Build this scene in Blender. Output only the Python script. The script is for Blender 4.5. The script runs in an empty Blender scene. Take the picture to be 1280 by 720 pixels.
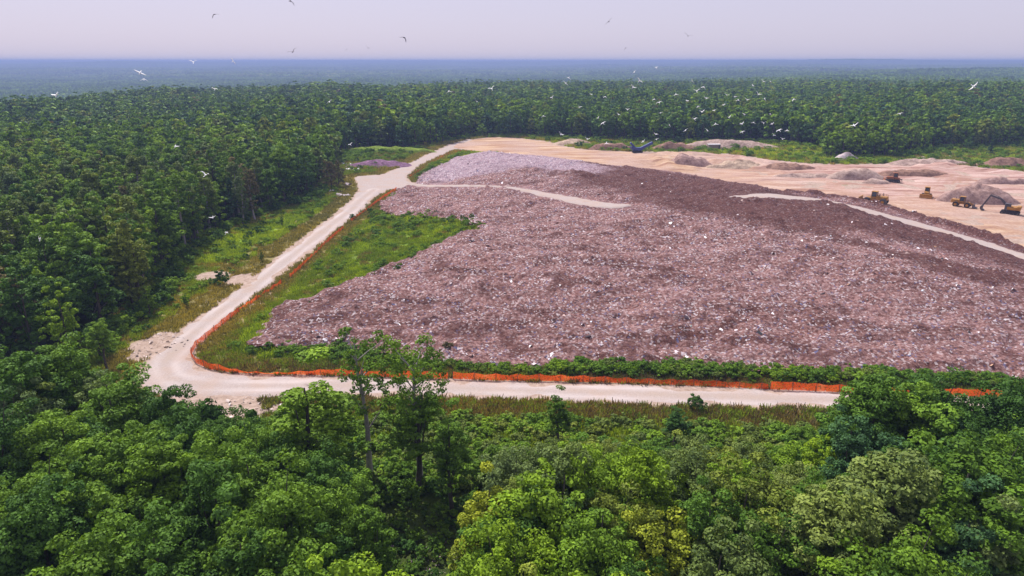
import bpy, bmesh, math, random
import numpy as np
from mathutils import Vector, Matrix
R=math.radians
random.seed(5); RNG=np.random.default_rng(7)
SC=bpy.context.scene; COL=SC.collection
H=42.0; F=853.33; PITCH=math.atan(284/F)
cp,sp_=math.cos(PITCH),math.sin(PITCH)

# ------------------------------------------------------------------ noise / geometry helpers
def _hash(i,j,s):
    n=(i*374761393+j*668265263+s*1442695041)&0xFFFFFFFF
    n=((n^(n>>13))*1274126177)&0xFFFFFFFF
    return ((n^(n>>16))&0xFFFF)/65535.0
def vnoise(x,y,s=0):
    x=np.asarray(x,float); y=np.asarray(y,float)
    xi=np.floor(x).astype(np.int64); yi=np.floor(y).astype(np.int64)
    fx=x-xi; fy=y-yi; fx=fx*fx*(3-2*fx); fy=fy*fy*(3-2*fy)
    a=_hash(xi,yi,s); b=_hash(xi+1,yi,s); c=_hash(xi,yi+1,s); d=_hash(xi+1,yi+1,s)
    return (a+(b-a)*fx+(c-a)*fy+(a-b-c+d)*fx*fy)*2-1
def fbm(x,y,sc,o=4,s=0):
    t=0;a=1;n=0
    for k in range(o):
        t=t+a*vnoise(np.asarray(x)/sc*2**k+k*17.3,np.asarray(y)/sc*2**k+k*9.1,s+k); n+=a; a*=.5
    return t/n*1.4
def sstep(a,b,x):
    t=np.clip((x-a)/(b-a),0,1); return t*t*(3-2*t)
def sdist(x,y,poly):
    """signed distance, positive inside"""
    x=np.asarray(x,float); y=np.asarray(y,float)
    d=np.full(x.shape,1e18); ins=np.zeros(x.shape,bool); n=len(poly)
    for i in range(n):
        ax,ay=poly[i]; bx,by=poly[(i+1)%n]
        ex,ey=bx-ax,by-ay; wx,wy=x-ax,y-ay
        t=np.clip((wx*ex+wy*ey)/(ex*ex+ey*ey+1e-9),0,1)
        d=np.minimum(d,(wx-ex*t)**2+(wy-ey*t)**2)
        c=((ay>y)!=(by>y))&(x<(bx-ax)*(y-ay)/((by-ay) if abs(by-ay)>1e-12 else 1e-12)+ax)
        ins^=c
    return np.where(ins,1,-1)*np.sqrt(d)
def ldist(x,y,line):
    x=np.asarray(x,float); y=np.asarray(y,float); d=np.full(x.shape,1e18)
    for i in range(len(line)-1):
        ax,ay=line[i]; bx,by=line[i+1]; ex,ey=bx-ax,by-ay; wx,wy=x-ax,y-ay
        t=np.clip((wx*ex+wy*ey)/(ex*ex+ey*ey+1e-9),0,1)
        d=np.minimum(d,(wx-ex*t)**2+(wy-ey*t)**2)
    return np.sqrt(d)
def ray(u,v):
    dx=(u-640)/F; dy=(360-v)/F
    return np.array((dx, cp+dy*sp_, -sp_+dy*cp))
def P0(u,v,z=0.0):
    r=ray(u,v); t=(z-H)/r[2]; return (r[0]*t,r[1]*t)
def proj(x,y,z):
    zz=z-H; dep=y*cp-zz*sp_; up=y*sp_+zz*cp
    return 640+F*x/dep, 360-F*up/dep, dep
def smooth_poly(p,n=2,closed=True):
    for _ in range(n):
        q=[]; m=len(p)
        for i in range(m if closed else m-1):
            a=p[i];b=p[(i+1)%m]
            q.append((a[0]*.75+b[0]*.25,a[1]*.75+b[1]*.25)); q.append((a[0]*.25+b[0]*.75,a[1]*.25+b[1]*.75))
        if not closed: q=[p[0]]+q+[p[-1]]
        p=q
    return p

# ------------------------------------------------------------------ ground heights
FOOT=[P0(*p) for p in [(255,450),(300,463),(420,466),(560,471),(700,473),(880,478),(1062,486),(1244,491),(1520,503),(1520,400),(1280,318),(1209,293),(1115,264),(1040,250),(920,232),(830,216),(680,198),(600,190),(580,188),(550,198),(522,213),(510,224),(520,229),(500,236),(488,240),(440,280),(380,330),(300,395),(250,440)]]
def base_h(x,y):
    x=np.asarray(x,float); y=np.asarray(y,float)
    r=x/np.maximum(y,30)
    crest=470+330*sstep(-.75,-.3,r)+140*sstep(-.3,.1,r)
    depth=-36+22*sstep(-.05,.45,r)
    drop=sstep(crest,crest+380,y)*depth
    d=np.sqrt(x*x+y*y)
    far=sstep(3500,11500,d)*(46+26*fbm(x,y,1900,4,31)-16*sstep(.35,.75,r)-6*sstep(-.4,-.75,r))
    hills=sstep(800,2000,d)*11*fbm(x,y,700,4,11)
    ridge=6*np.exp(-((y-640-60*fbm(x,y,300,2,5))/110)**2)*sstep(.42,.62,r)
    ridge2=18*np.exp(-((y-2300)/420)**2)*sstep(.3,.62,r)
    flat=1-sstep(20,60,-sdist(x,y,FLATP)) if FLATP is not None else 0
    und=1.2*fbm(x,y,90,3,3)*(1-flat)
    return drop+far+hills+ridge+ridge2+und+2.0*sstep(150,420,y)*0
FLATP=[P0(150,500),P0(1520,560),P0(1520,190),P0(1280,180),P0(600,165),P0(430,185),P0(170,420)]
def M(x,y):
    sd=sdist(x,y,FOOT); s=np.clip(sd,0,None)
    return 5.2*sstep(0,42,s)+1.3*sstep(30,90,s)
def h(x,y):
    return base_h(x,y)+M(x,y)
def G(u,v,fn=None):
    """point of the ground seen in that direction"""
    fn=fn or h; z=0.0
    for _ in range(14):
        x,y=P0(u,v,z); z=.5*z+.5*float(fn(np.array([x]),np.array([y]))[0])
    return (x,y,z)
def GP(lst,fn=None): return [G(u,v,fn)[:2] for u,v in lst]

ROAD_O=[(1520,527),(1244,514),(1062,508),(881,505),(700,498),(565,494),(407,491),(365,494),(298,497),(230,497),(180,488),(172,471),(188,451),(214,427),(247,400),(285,376),(336,334),(369,306),(412,275),(428,262),(443,247),(451,237)]
ROAD_I=[(484,237),(463,249),(450,264),(431,276),(397,306),(353,339),(312,371),(291,389),(264,414),(241,434),(236,445),(242,458),(264,467),(298,470),(365,472),(407,473),(565,477),(700,481),(881,486),(1062,493),(1244,498),(1520,509)]
ROAD=[P0(*p) for p in ROAD_O+[(447,229),(443,221),(470,219),(481,218),(499,210),(520,201),(539,191),(565,180),(592,172),(600,192),(575,187),(565,188),(550,195),(528,205),(512,216),(505,224),(520,231),(548,234),(510,237)]+ROAD_I]
ROAD=smooth_poly(ROAD,1)
YARD=smooth_poly([P0(*p) for p in [(560,184),(585,175),(625,171),(680,176),(715,186),(760,189),(830,191),(900,192),(960,200),(1020,206),(1100,206),(1180,205),(1280,216),(1520,232),(1520,402),(1280,318),(1209,293),(1115,265),(1040,251),(920,233),(830,217),(755,208),(680,200),(600,191),(575,187)]],1)
WASTE=smooth_poly(GP([(524,229),(535,216),(570,200),(590,194),(640,194),(690,200),(755,208),(830,217),(920,232),(984,241),(1040,250),(1115,264),(1209,291),(1280,315),(1520,400),(1520,487),(1280,474),(1200,470),(1100,467),(1000,462),(880,461),(760,457),(680,460),(640,460),(575,455),(500,442),(430,432),(375,436),(325,431),(333,404),(370,386),(420,366),(470,346),(530,318),(575,300),(612,284),(560,272),(478,268),(488,252),(500,241),(520,235)]),1)
TRACK1=smooth_poly(GP([(505,228),(530,232),(600,234),(660,238),(700,245),(760,256),(800,259),(775,265),(730,262),(680,250),(640,240),(580,237),(520,236)]),1)
TRACK2=smooth_poly(GP([(898,248),(940,246),(990,247),(1040,253),(1100,268),(1171,286),(1280,318),(1400,362),(1400,376),(1280,327),(1171,293),(1100,275),(1040,260),(985,253),(930,252)]),1)
BERM=smooth_poly(GP([(985,243),(1040,250),(1115,265),(1152,277),(1209,292),(1280,316),(1400,358)]),1,False)
TREEFREE=[P0(*p) for p in [(60,520),(92,470),(150,440),(190,412),(236,372),(246,335),(262,318),(300,290),(335,274),(400,252),(428,238),(434,205),(440,188),(520,188),(560,178),(600,170),(700,173),(830,178),(960,178),(1018,184),(1022,197),(1130,197),(1180,187),(1280,182),(1600,178),(1600,560),(1280,585),(900,610),(640,600),(520,600),(400,560),(300,560),(150,560)]]
LILAC=GP([(515,229),(570,196),(680,198),(760,207),(740,222),(690,218),(640,216),(600,222),(560,228)])
BROWN=GP([(740,205),(920,232),(1040,252),(1209,292),(1400,360),(1280,345),(1100,305),(950,285),(850,270),(760,250),(700,235)])
GREENM=[P0(*p) for p in [(405,262),(440,240),(470,245),(400,300),(330,310),(270,330),(255,300),(330,275)]]

# ------------------------------------------------------------------ materials
def mat(name):
    m=bpy.data.materials.new(name); m.use_nodes=True; nt=m.node_tree; nt.nodes.clear()
    return m,nt
def N(nt,t,**k):
    n=nt.nodes.new(t)
    for a,b in k.items():
        if a=='inp':
            for i,v in b.items(): n.inputs[i].default_value=v
        else: setattr(n,a,b)
    return n
def L(nt,a,b): nt.links.new(a,b)
def c4(c): return (c[0],c[1],c[2],1)
def noise_node(nt,scale,detail=4,rough=.6,coord=None,dist=0):
    n=N(nt,'ShaderNodeTexNoise',inp={'Scale':scale,'Detail':detail,'Roughness':rough,'Distortion':dist})
    if coord is None:
        tc=nt.nodes.get('TC') or N(nt,'ShaderNodeNewGeometry',name='TC'); coord=tc.outputs['Position']
    L(nt,coord,n.inputs['Vector']); return n.outputs['Fac']
def ramp(nt,fac,stops):
    r=N(nt,'ShaderNodeValToRGB'); e=r.color_ramp.elements
    while len(e)<len(stops): e.new(.5)
    for k,(p,c) in enumerate(stops):
        e[k].position=p; e[k].color=c4(c) if hasattr(c,'__len__') else (c,c,c,1)
    L(nt,fac,r.inputs[0]); return r.outputs[0]
def mix(nt,f,a,b,mode='MIX'):
    m=N(nt,'ShaderNodeMix',data_type='RGBA',blend_type=mode)
    for s,i in ((f,0),(a,6),(b,7)):
        if hasattr(s,'is_linked') or hasattr(s,'links'): L(nt,s,m.inputs[i])
        elif i==0: m.inputs[0].default_value=s
        else: m.inputs[i].default_value=c4(s)
    return m.outputs[2]
def attr(nt,name,out='Fac'):
    a=N(nt,'ShaderNodeAttribute',attribute_name=name); return a.outputs[out]
def out(nt,col,rough=.9,bump=None,bstr=.5,bdist=.3,spec=.2,metal=0):
    p=N(nt,'ShaderNodeBsdfPrincipled'); p.inputs['Specular IOR Level'].default_value=spec; p.inputs['Metallic'].default_value=metal
    if hasattr(rough,'links'): L(nt,rough,p.inputs['Roughness'])
    else: p.inputs['Roughness'].default_value=rough
    if hasattr(col,'links'): L(nt,col,p.inputs['Base Color'])
    else: p.inputs['Base Color'].default_value=c4(col)
    if bump is not None:
        b=N(nt,'ShaderNodeBump',inp={'Strength':bstr,'Distance':bdist}); L(nt,bump,b.inputs['Height']); L(nt,b.outputs[0],p.inputs['Normal'])
    o=N(nt,'ShaderNodeOutputMaterial'); L(nt,p.outputs[0],o.inputs[0]); return p
def simple(name,col,rough=.7,spec=.3,var=.25,sc=1.5,metal=0):
    m,nt=mat(name); n=noise_node(nt,sc,4,.65)
    c=ramp(nt,n,[(.3,tuple(x*(1-var) for x in col)),(.7,tuple(min(1,x*(1+var)) for x in col))])
    out(nt,c,rough,spec=spec,metal=metal); return m
LEAFCOL={'bright':(.155,.265,.022),'mid':(.115,.215,.025),'dark':(.064,.142,.025),'olive':(.145,.200,.042),'yellow':(.21,.27,.034),'grey':(.130,.190,.068),'rust':(.125,.110,.050),'blue':(.050,.120,.056)}
def leafmat(name,col):
    m,nt=mat(name); oi=N(nt,'ShaderNodeObjectInfo')
    t=attr(nt,'tint')
    c=mix(nt,1,col,mix(nt,t,(.40,.46,.56),(1.75,1.62,1.35)),'MULTIPLY')
    c=mix(nt,1,c,ramp(nt,oi.outputs['Random'],[(0,(.72,.78,.8)),(.5,(1,1,1)),(1,(1.22,1.16,1.0))]),'MULTIPLY')
    w=noise_node(nt,.022,3,.6)
    c=mix(nt,1,c,ramp(nt,w,[(.35,(.75,.84,1.1)),(.65,(1.18,1.12,.85))]),'MULTIPLY')
    w2=noise_node(nt,.0022,5,.65); c=mix(nt,1,c,ramp(nt,w2,[(.36,(.84,.90,1.0)),(.58,(1.28,1.22,1.02))]),'MULTIPLY')
    d=N(nt,'ShaderNodeBsdfPrincipled'); d.inputs['Roughness'].default_value=.65; d.inputs['Specular IOR Level'].default_value=.12
    L(nt,c,d.inputs['Base Color'])
    tr=N(nt,'ShaderNodeBsdfTranslucent'); c2=mix(nt,1,c,(1.35,1.25,.55),'MULTIPLY'); L(nt,c2,tr.inputs[0])
    ms=N(nt,'ShaderNodeMixShader',inp={0:.24}); L(nt,d.outputs[0],ms.inputs[1]); L(nt,tr.outputs[0],ms.inputs[2])
    o=N(nt,'ShaderNodeOutputMaterial'); L(nt,ms.outputs[0],o.inputs[0]); return m
LM={k:leafmat('leaf_'+k,v) for k,v in LEAFCOL.items()}
BARK=simple('bark_grey',(.09,.075,.065),.95,.1,.4,4)
BARKP=simple('bark_pale',(.32,.28,.28),.9,.1,.35,4)

def ground_material():
    m,nt=mat('ground_grass_and_soil')
    n1=noise_node(nt,.9,6,.7); n2=noise_node(nt,.09,5,.6); n3=noise_node(nt,.35,5,.65)
    grass=ramp(nt,n1,[(.25,(.035,.065,.012)),(.5,(.10,.155,.022)),(.75,(.18,.235,.04))])
    lush=ramp(nt,n1,[(.25,(.07,.13,.012)),(.55,(.19,.30,.024)),(.8,(.30,.40,.05))])
    dry=ramp(nt,n1,[(.25,(.10,.09,.03)),(.5,(.21,.18,.065)),(.8,(.34,.28,.14))])
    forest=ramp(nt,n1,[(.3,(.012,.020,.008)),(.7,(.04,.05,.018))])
    dirt=ramp(nt,n1,[(.25,(.22,.15,.11)),(.6,(.42,.32,.27)),(.85,(.58,.49,.46))])
    sep=N(nt,'ShaderNodeSeparateColor'); L(nt,attr(nt,'zone','Color'),sep.inputs[0])
    def jit(ch,n,a=.9):
        mm=N(nt,'ShaderNodeMath',operation='MULTIPLY_ADD'); L(nt,n,mm.inputs[0]); mm.inputs[1].default_value=a
        L(nt,ch,mm.inputs[2]); s=N(nt,'ShaderNodeMath',operation='SUBTRACT'); L(nt,mm.outputs[0],s.inputs[0]); s.inputs[1].default_value=a*.5
        return ramp(nt,s.outputs[0],[(.35,0.0),(.65,1.0)])
    c=mix(nt,jit(sep.outputs[1],n3),grass,lush)
    c=mix(nt,jit(sep.outputs[2],n3,1.2),c,dry)
    c=mix(nt,jit(sep.outputs[0],n3,1.0),c,dirt)
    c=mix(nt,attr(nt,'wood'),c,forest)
    out(nt,c,.95,bump=n1,bstr=.6,bdist=.5,spec=.05); return m
def road_material():
    m,nt=mat('pale_gravel_road')
    n1=noise_node(nt,3.5,6,.75); n2=noise_node(nt,.25,4,.6); 
    c=ramp(nt,n1,[(.25,(.27,.22,.205)),(.55,(.39,.33,.315)),(.8,(.49,.43,.415))])
    c=mix(nt,ramp(nt,n2,[(.42,0.0),(.7,.8)]),c,(.38,.28,.23))
    tr=attr(nt,'rut'); c=mix(nt,tr,c,(.51,.445,.43))
    c=mix(nt,attr(nt,'mid'),c,(.36,.29,.25)); out(nt,c,.95,bump=n1,bstr=.7,bdist=.12,spec=.06); return m
def yard_material():
    m,nt=mat('tan_sand_yard')
    g=N(nt,'ShaderNodeNewGeometry',name='TC'); mp=N(nt,'ShaderNodeMapping',inp={'Rotation':(0,0,R(-38)),'Scale':(.25,1.6,1)}); L(nt,g.outputs['Position'],mp.inputs[0])
    st=noise_node(nt,.16,5,.65,mp.outputs[0],.6); n1=noise_node(nt,1.5,6,.7); n2=noise_node(nt,.05,4,.6)
    c=ramp(nt,st,[(.38,(.25,.13,.08)),(.45,(.42,.26,.165)),(.53,(.50,.345,.23)),(.64,(.57,.43,.31))])
    c=mix(nt,ramp(nt,n2,[(.38,0.0),(.6,.85)]),c,mix(nt,n1,(.36,.24,.20),(.50,.38,.33)))
    c=mix(nt,attr(nt,'pink'),c,ramp(nt,st,[(.38,(.25,.135,.11)),(.46,(.40,.25,.215)),(.55,(.48,.335,.295)),(.66,(.56,.43,.39))]))
    c=mix(nt,attr(nt,'trk'),c,(.36,.22,.15))
    c=mix(nt,1,c,ramp(nt,n1,[(.3,(.80,.77,.76)),(.7,(1.08,1.08,1.08))]),'MULTIPLY')
    out(nt,c,.95,bump=n1,bstr=.8,bdist=.35,spec=.05); return m
def waste_material():
    m,nt=mat('shredded_waste')
    g=N(nt,'ShaderNodeNewGeometry',name='TC')
    v=N(nt,'ShaderNodeTexVoronoi',inp={'Scale':3.4,'Randomness':1}); L(nt,g.outputs['Position'],v.inputs['Vector'])
    v2=N(nt,'ShaderNodeTexVoronoi',inp={'Scale':1.1,'Randomness':1}); L(nt,g.outputs['Position'],v2.inputs['Vector'])
    sp=N(nt,'ShaderNodeSeparateColor'); L(nt,v.outputs['Color'],sp.inputs[0])
    sp2=N(nt,'ShaderNodeSeparateColor'); L(nt,v2.outputs['Color'],sp2.inputs[0])
    n1=noise_node(nt,1.8,6,.75); n2=noise_node(nt,.12,5,.65); n3=noise_node(nt,.5,4,.6)
    soil=ramp(nt,n1,[(.30,(.055,.022,.020)),(.47,(.21,.10,.088)),(.68,(.50,.32,.30))])
    pale=ramp(nt,n1,[(.30,(.075,.028,.03)),(.46,(.30,.17,.165)),(.66,(.64,.47,.475))])
    f=mix(nt,.5,attr(nt,'lil'),ramp(nt,n2,[(.35,0.0),(.68,1.0)]))
    c=mix(nt,f,soil,pale)
    w1=N(nt,'ShaderNodeMapping',inp={'Rotation':(0,0,R(-28)),'Scale':(.35,1.5,1)}); L(nt,g.outputs['Position'],w1.inputs[0]); st=noise_node(nt,.16,5,.7,w1.outputs[0],.8)
    c=mix(nt,1,c,ramp(nt,st,[(.38,(.50,.40,.38)),(.47,(.92,.88,.87)),(.60,(1.15,1.12,1.12))]),'MULTIPLY')
    c=mix(nt,attr(nt,'brn_shade'),c,ramp(nt,n1,[(.25,(.035,.014,.016)),(.5,(.125,.052,.045)),(.8,(.24,.125,.11))]))
    c=mix(nt,attr(nt,'lil'),c,ramp(nt,n1,[(.32,(.16,.09,.115)),(.47,(.38,.265,.315)),(.66,(.62,.50,.56))]))
    fl=ramp(nt,sp.outputs[0],[(.0,(.05,.035,.045)),(.12,(.05,.035,.045)),(.13,(.5,.5,.5)),(.78,(.5,.5,.5)),(.80,(.80,.72,.76)),(.93,(.9,.86,.9)),(.94,(.12,.16,.34))])
    e=fl.node; e.color_ramp.interpolation='CONSTANT'
    on=ramp(nt,sp.outputs[0],[(.0,1.0),(.12,1.0),(.13,0.0),(.79,0.0),(.80,1.0)]); on.node.color_ramp.interpolation='CONSTANT'
    k=mix(nt,1,on,ramp(nt,n3,[(.38,.15),(.66,.8)]),'MULTIPLY')
    k=mix(nt,1,k,ramp(nt,attr(nt,'brn_shade'),[(0,1.0),(1,.3)]),'MULTIPLY')
    c=mix(nt,k,c,fl)
    ad=N(nt,'ShaderNodeMath',operation='ADD'); L(nt,n1,ad.inputs[0]); L(nt,sp2.outputs[1],ad.inputs[1])
    out(nt,c,.85,bump=ad.outputs[0],bstr=1.0,bdist=.7,spec=.1); return m
def vcol_material(name,rough=.75,spec=.2):
    m,nt=mat(name); n=noise_node(nt,2.5,3,.6)
    c=mix(nt,1,attr(nt,'col','Color'),ramp(nt,n,[(.3,.8),(.7,1.1)]),'MULTIPLY'); out(nt,c,rough,spec=spec); return m
GROUND=ground_material(); ROADM=road_material(); YARDM=yard_material(); WASTEM=waste_material(); DEBRIS=vcol_material('assorted_litter')

# ------------------------------------------------------------------ object helpers
def tag(o,label=None,cat=None,group=None,kind=None):
    if label: o['label']=label
    if cat: o['category']=cat
    if group: o['group']=group
    if kind: o['kind']=kind
    return o
def link(o,parent=None):
    COL.objects.link(o)
    if parent: o.parent=parent
    return o
def empty(name,loc,rz=0,scale=1):
    o=bpy.data.objects.new(name,None); o.empty_display_size=.5; o.location=loc; o.rotation_euler=(0,0,rz); o.scale=(scale,)*3 if not hasattr(scale,'__len__') else scale
    return link(o)
def npmesh(name,V,Fq,attrs=None,smooth=True,mats=(),midx=None):
    V=np.asarray(V,np.float32); Fq=np.asarray(Fq,np.int32); k=Fq.shape[1]; n=len(Fq)
    me=bpy.data.meshes.new(name); me.vertices.add(len(V)); me.vertices.foreach_set('co',V.ravel())
    me.loops.add(n*k); me.loops.foreach_set('vertex_index',Fq.ravel())
    me.polygons.add(n); me.polygons.foreach_set('loop_start',np.arange(0,n*k,k,dtype=np.int32)); me.polygons.foreach_set('loop_total',np.full(n,k,np.int32))
    me.update(calc_edges=True)
    if smooth: me.polygons.foreach_set('use_smooth',np.ones(n,bool))
    for mm in mats: me.materials.append(mm)
    if midx is not None: me.polygons.foreach_set('material_index',np.asarray(midx,np.int32))
    for a,(typ,dom,data) in (attrs or {}).items():
        at=me.attributes.new(a,typ,dom)
        at.data.foreach_set('color' if typ=='FLOAT_COLOR' else 'value',np.asarray(data,np.float32).ravel())
    return me
def ob(name,me,parent=None): return link(bpy.data.objects.new(name,me),parent)

# ------------------------------------------------------------------ ground sheet
def axis(lo,hi,st,ext0,ext1,g=1.12):
    a=list(np.arange(lo,hi+st,st)); s=st; x=a[-1]
    while x<ext1: s*=g; x+=s; a.append(x)
    s=st; x=a[0]; b=[]
    while x>ext0: s*=g; x-=s; b.append(x)
    return np.array(b[::-1]+a)
def gridmesh(name,xs,ys,zf,keep=None,attrf=None,mats=()):
    X,Y=np.meshgrid(xs,ys); sh=X.shape; Z=zf(X,Y)
    idx=np.arange(X.size).reshape(sh)
    q=np.stack([idx[:-1,:-1],idx[:-1,1:],idx[1:,1:],idx[1:,:-1]],-1)
    if keep is not None:
        K=keep(X,Y); kk=K[:-1,:-1]|K[:-1,1:]|K[1:,1:]|K[1:,:-1]; q=q[kk]
    q=q.reshape(-1,4)
    used=np.unique(q); rm=np.full(X.size,-1); rm[used]=np.arange(len(used)); q=rm[q]
    x,y,z=X.ravel()[used],Y.ravel()[used],Z.ravel()[used]
    at=attrf(x,y) if attrf else None
    return npmesh(name,np.stack([x,y,z],1),q,at,mats=mats)
def gattr(x,y):
    near=y<520
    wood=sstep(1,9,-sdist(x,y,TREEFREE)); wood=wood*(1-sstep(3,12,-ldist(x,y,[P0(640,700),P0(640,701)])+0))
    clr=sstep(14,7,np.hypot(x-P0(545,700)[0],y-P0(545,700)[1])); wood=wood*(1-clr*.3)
    nz=fbm(x,y,9,4,41)
    dr=sdist(x,y,ROAD); dy=sdist(x,y,YARD); dw=sdist(x,y,WASTE); df=sdist(x,y,FOOT)
    dirt=.9*sstep(-2.2,0,dr)+.75*sstep(-10,0,dy)
    for (u,v,r) in RUB: 
        p=P0(u,v); dirt=dirt+1.1*sstep(r,r*.3,np.hypot(x-p[0],y-p[1]))
    for ln in STREAKS: dirt=dirt+1.0*sstep(1.4,.2,ldist(x,y,ln))
    dirt=dirt+.6*sstep(-3,0,dw)
    bk=sstep(230,260,y)*sstep(60,110,x); dirt=dirt+bk*(.40+.9*nz)
    lush=.75*sstep(0,8,sdist(x,y,GREENM)+3*nz)+.45*(df>3)*sstep(-2,-10,dw)+.10*sstep(250,300,y)
    lush=lush+.6*sstep(9,4,ldist(x,y,[P0(440,192),P0(520,190)]))
    strip=(df<0)&(y<90)
    dry=.75*sstep(-16,-1,dr)*(dr<0)*(1-.5*(df>4))+.25+.2*nz
    # meadow left of the road: dry near the road, lush towards the wood
    z=np.stack([np.clip(dirt,0,1),np.clip(lush,0,1),np.clip(dry,0,1),np.ones_like(x)],1)
    return {'zone':('FLOAT_COLOR','POINT',z),'wood':('FLOAT','POINT',np.clip(wood,0,1))}
RUB=[(186,431,4.5),(203,419,2.5),(172,446,2.5),(300,513,4.5),(260,511,4),(350,511,2.5),(225,503,3),(445,208,6),(432,232,3),(210,470,2),(265,345,5),(300,350,5)]
STREAKS=[[P0(*p) for p in q] for q in [[(352,352),(330,370),(312,388)],[(250,362),(300,350)],[(382,325),(395,318)],[(278,345),(318,343)],[(262,378),(285,372)]]]
xs=axis(-175,235,1.0,-13500,13500); ys=axis(22,430,1.0,-260,14000)
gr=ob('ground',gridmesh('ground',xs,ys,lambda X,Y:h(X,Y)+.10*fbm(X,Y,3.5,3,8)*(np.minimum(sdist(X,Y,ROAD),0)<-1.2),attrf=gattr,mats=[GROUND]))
tag(gr,kind='structure')

def overlay(name,poly,step,zf,top,k,mats,attrf=None,jit=.6,js=3,lim=None,sd_seed=9):
    p=np.array(poly); x0,y0=p.min(0)-2; x1,y1=p.max(0)+2
    if lim: x0=max(x0,lim[0]);x1=min(x1,lim[1]);y0=max(y0,lim[2]);y1=min(y1,lim[3])
    f=lambda X,Y: sdist(X,Y,poly)+jit*fbm(X,Y,js,3,sd_seed)
    def z(X,Y): return zf(X,Y)+np.clip(f(X,Y)*k,-.45,top)
    return ob(name,gridmesh(name,np.arange(x0,x1,step),np.arange(y0,y1,step),z,lambda X,Y:f(X,Y)>-1.2,attrf,mats))
CENT=[((a[0]+b[0])/2,(a[1]+b[1])/2) for a,b in zip([P0(*p) for p in ROAD_O],[P0(*p) for p in ROAD_I[::-1]])]
def rut(x,y):
    d=ldist(x,y,CENT)+.35*fbm(x,y,12,2,4)
    return {'mid':('FLOAT','POINT',(.6+.5*fbm(x,y,7,3,15))*np.exp(-((d)/.55)**2)),'rut':('FLOAT','POINT',(.45+.45*fbm(x,y,6,3,14))*np.exp(-((d-1.5)/.6)**2)*sstep(-1,0,np.where(d<4,1,0)))}
rd=overlay('gravel_road',ROAD,.6,h,.07,.12,[ROADM],rut,jit=1.2,js=3.2,lim=(-150,175,20,420)); tag(rd,kind='structure')
YTR=[[P0(*p) for p in q] for q in [[(600,177),(700,190),(830,204),(950,226),(1060,246),(1200,280),(1290,305)],[(620,182),(760,203),(900,224),(1000,238),(1120,256),(1280,298)],[(900,206),(1000,224),(1130,236),(1160,252),(1290,282)],[(1060,232),(1150,230),(1280,250)],[(1100,262),(1180,262),(1260,278)],[(870,200),(1000,214),(1130,214),(1280,234)],[(1140,250),(1190,238),(1200,222)]]]
def pinkf(x,y):
    t=0
    for i,q in enumerate(YTR):
        d=ldist(x,y,q)+2.2*fbm(x,y,25,3,30+i); t=np.maximum(t,np.exp(-((np.abs(d)-1.6)/.55)**2)*(.5+.6*fbm(x,y,9,3,44)))
        d=d-5; t=np.maximum(t,.7*np.exp(-((np.abs(d)-1.3)/.55)**2)*(.5+.6*fbm(x,y,9,3,45)))
    return {'trk':('FLOAT','POINT',np.clip(t,0,1)),'pink':('FLOAT','POINT',np.clip(sstep(60,130,x)*sstep(175,235,y)*.9+.25*fbm(x,y,14,3,6),0,1))}
yd=overlay('sand_yard',YARD,.8,lambda X,Y:h(X,Y)+(.25*fbm(X,Y,7,4,19)*sstep(60,130,X)+2.8*np.clip(fbm(X,Y,15,5,23)+.08,0,1)*sstep(245,290,Y)*sstep(35,70,X))*sstep(0,6,sdist(X,Y,YARD)),.12,.06,[YARDM],pinkf,jit=2.0,js=6,lim=(-60,260,120,420)); tag(yd,kind='structure')
def wrough(X,Y):
    big=.75*fbm(X,Y,13,5,51)+.35*np.abs(fbm(X,Y,6,3,57)); sm=.50*fbm(X,Y,2.4,3,52)+.22*np.abs(fbm(X,Y,1.0,2,58))
    bench=1.5*sstep(9,0,ldist(X,Y,BENCH))*(fbm(X,Y,4,3,53)*.5+.5)
    bm=1.0*sstep(2.2,.3,ldist(X,Y,BERM)+.5*fbm(X,Y,3,2,54))
    return big+sm+bench+bm
BENCH=GP([(585,218),(640,215),(700,222),(740,228)])
DARKL=GP([(800,256),(870,266),(940,280),(1010,292),(1100,318),(1200,346),(1290,365)]); WHITEL=GP([(950,300),(1050,310),(1150,322),(1260,338)])
def wtop(X,Y):
    t=np.maximum(-sdist(X,Y,TRACK1),-sdist(X,Y,TRACK2)*0-99)
    fl=sstep(.3,3.2,np.minimum(-sdist(X,Y,TRACK1),-sdist(X,Y,TRACK2)))
    return h(X,Y)+.12+(wrough(X,Y)+.5)*fl
def wattr(x,y):
    lil=.85*sstep(-9,9,sdist(x,y,LILAC)+9*fbm(x,y,12,4,61)); 
    brn_shade=sstep(-6,8,sdist(x,y,BROWN)+7*fbm(x,y,14,4,62)); brn_shade=np.maximum(brn_shade,sstep(3.4,1.2,ldist(x,y,BERM)))*(1-lil)  # brown waste zone, plus the berm's shaded side painted in as dark brown
    brn_shade=np.maximum(brn_shade,.95*sstep(4.5,1,ldist(x,y,DARKL)+3.5*fbm(x,y,7,4,55))); pit_shade=.8*sstep(.58,.78,fbm(x,y,4.5,3,66)+.25*fbm(x,y,30,2,67)); brn_shade=np.maximum(brn_shade,pit_shade)  # dark streak line; scattered dark holes are painted shade without depth
    brn_shade=np.maximum(brn_shade, .8*sstep(4,0,ldist(x,y,BENCH)+2*fbm(x,y,3,2,5)))
    return {'lil':('FLOAT','POINT',lil),'brn_shade':('FLOAT','POINT',brn_shade)}
ws=overlay('waste_mound',WASTE,.42,wtop,.45,.22,[WASTEM],wattr,jit=1.6,js=4,lim=(-110,215,75,385))
tag(ws,'broad landfill mound of pinkish brown shredded waste inside the gravel road loop','landfill mound')
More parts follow.
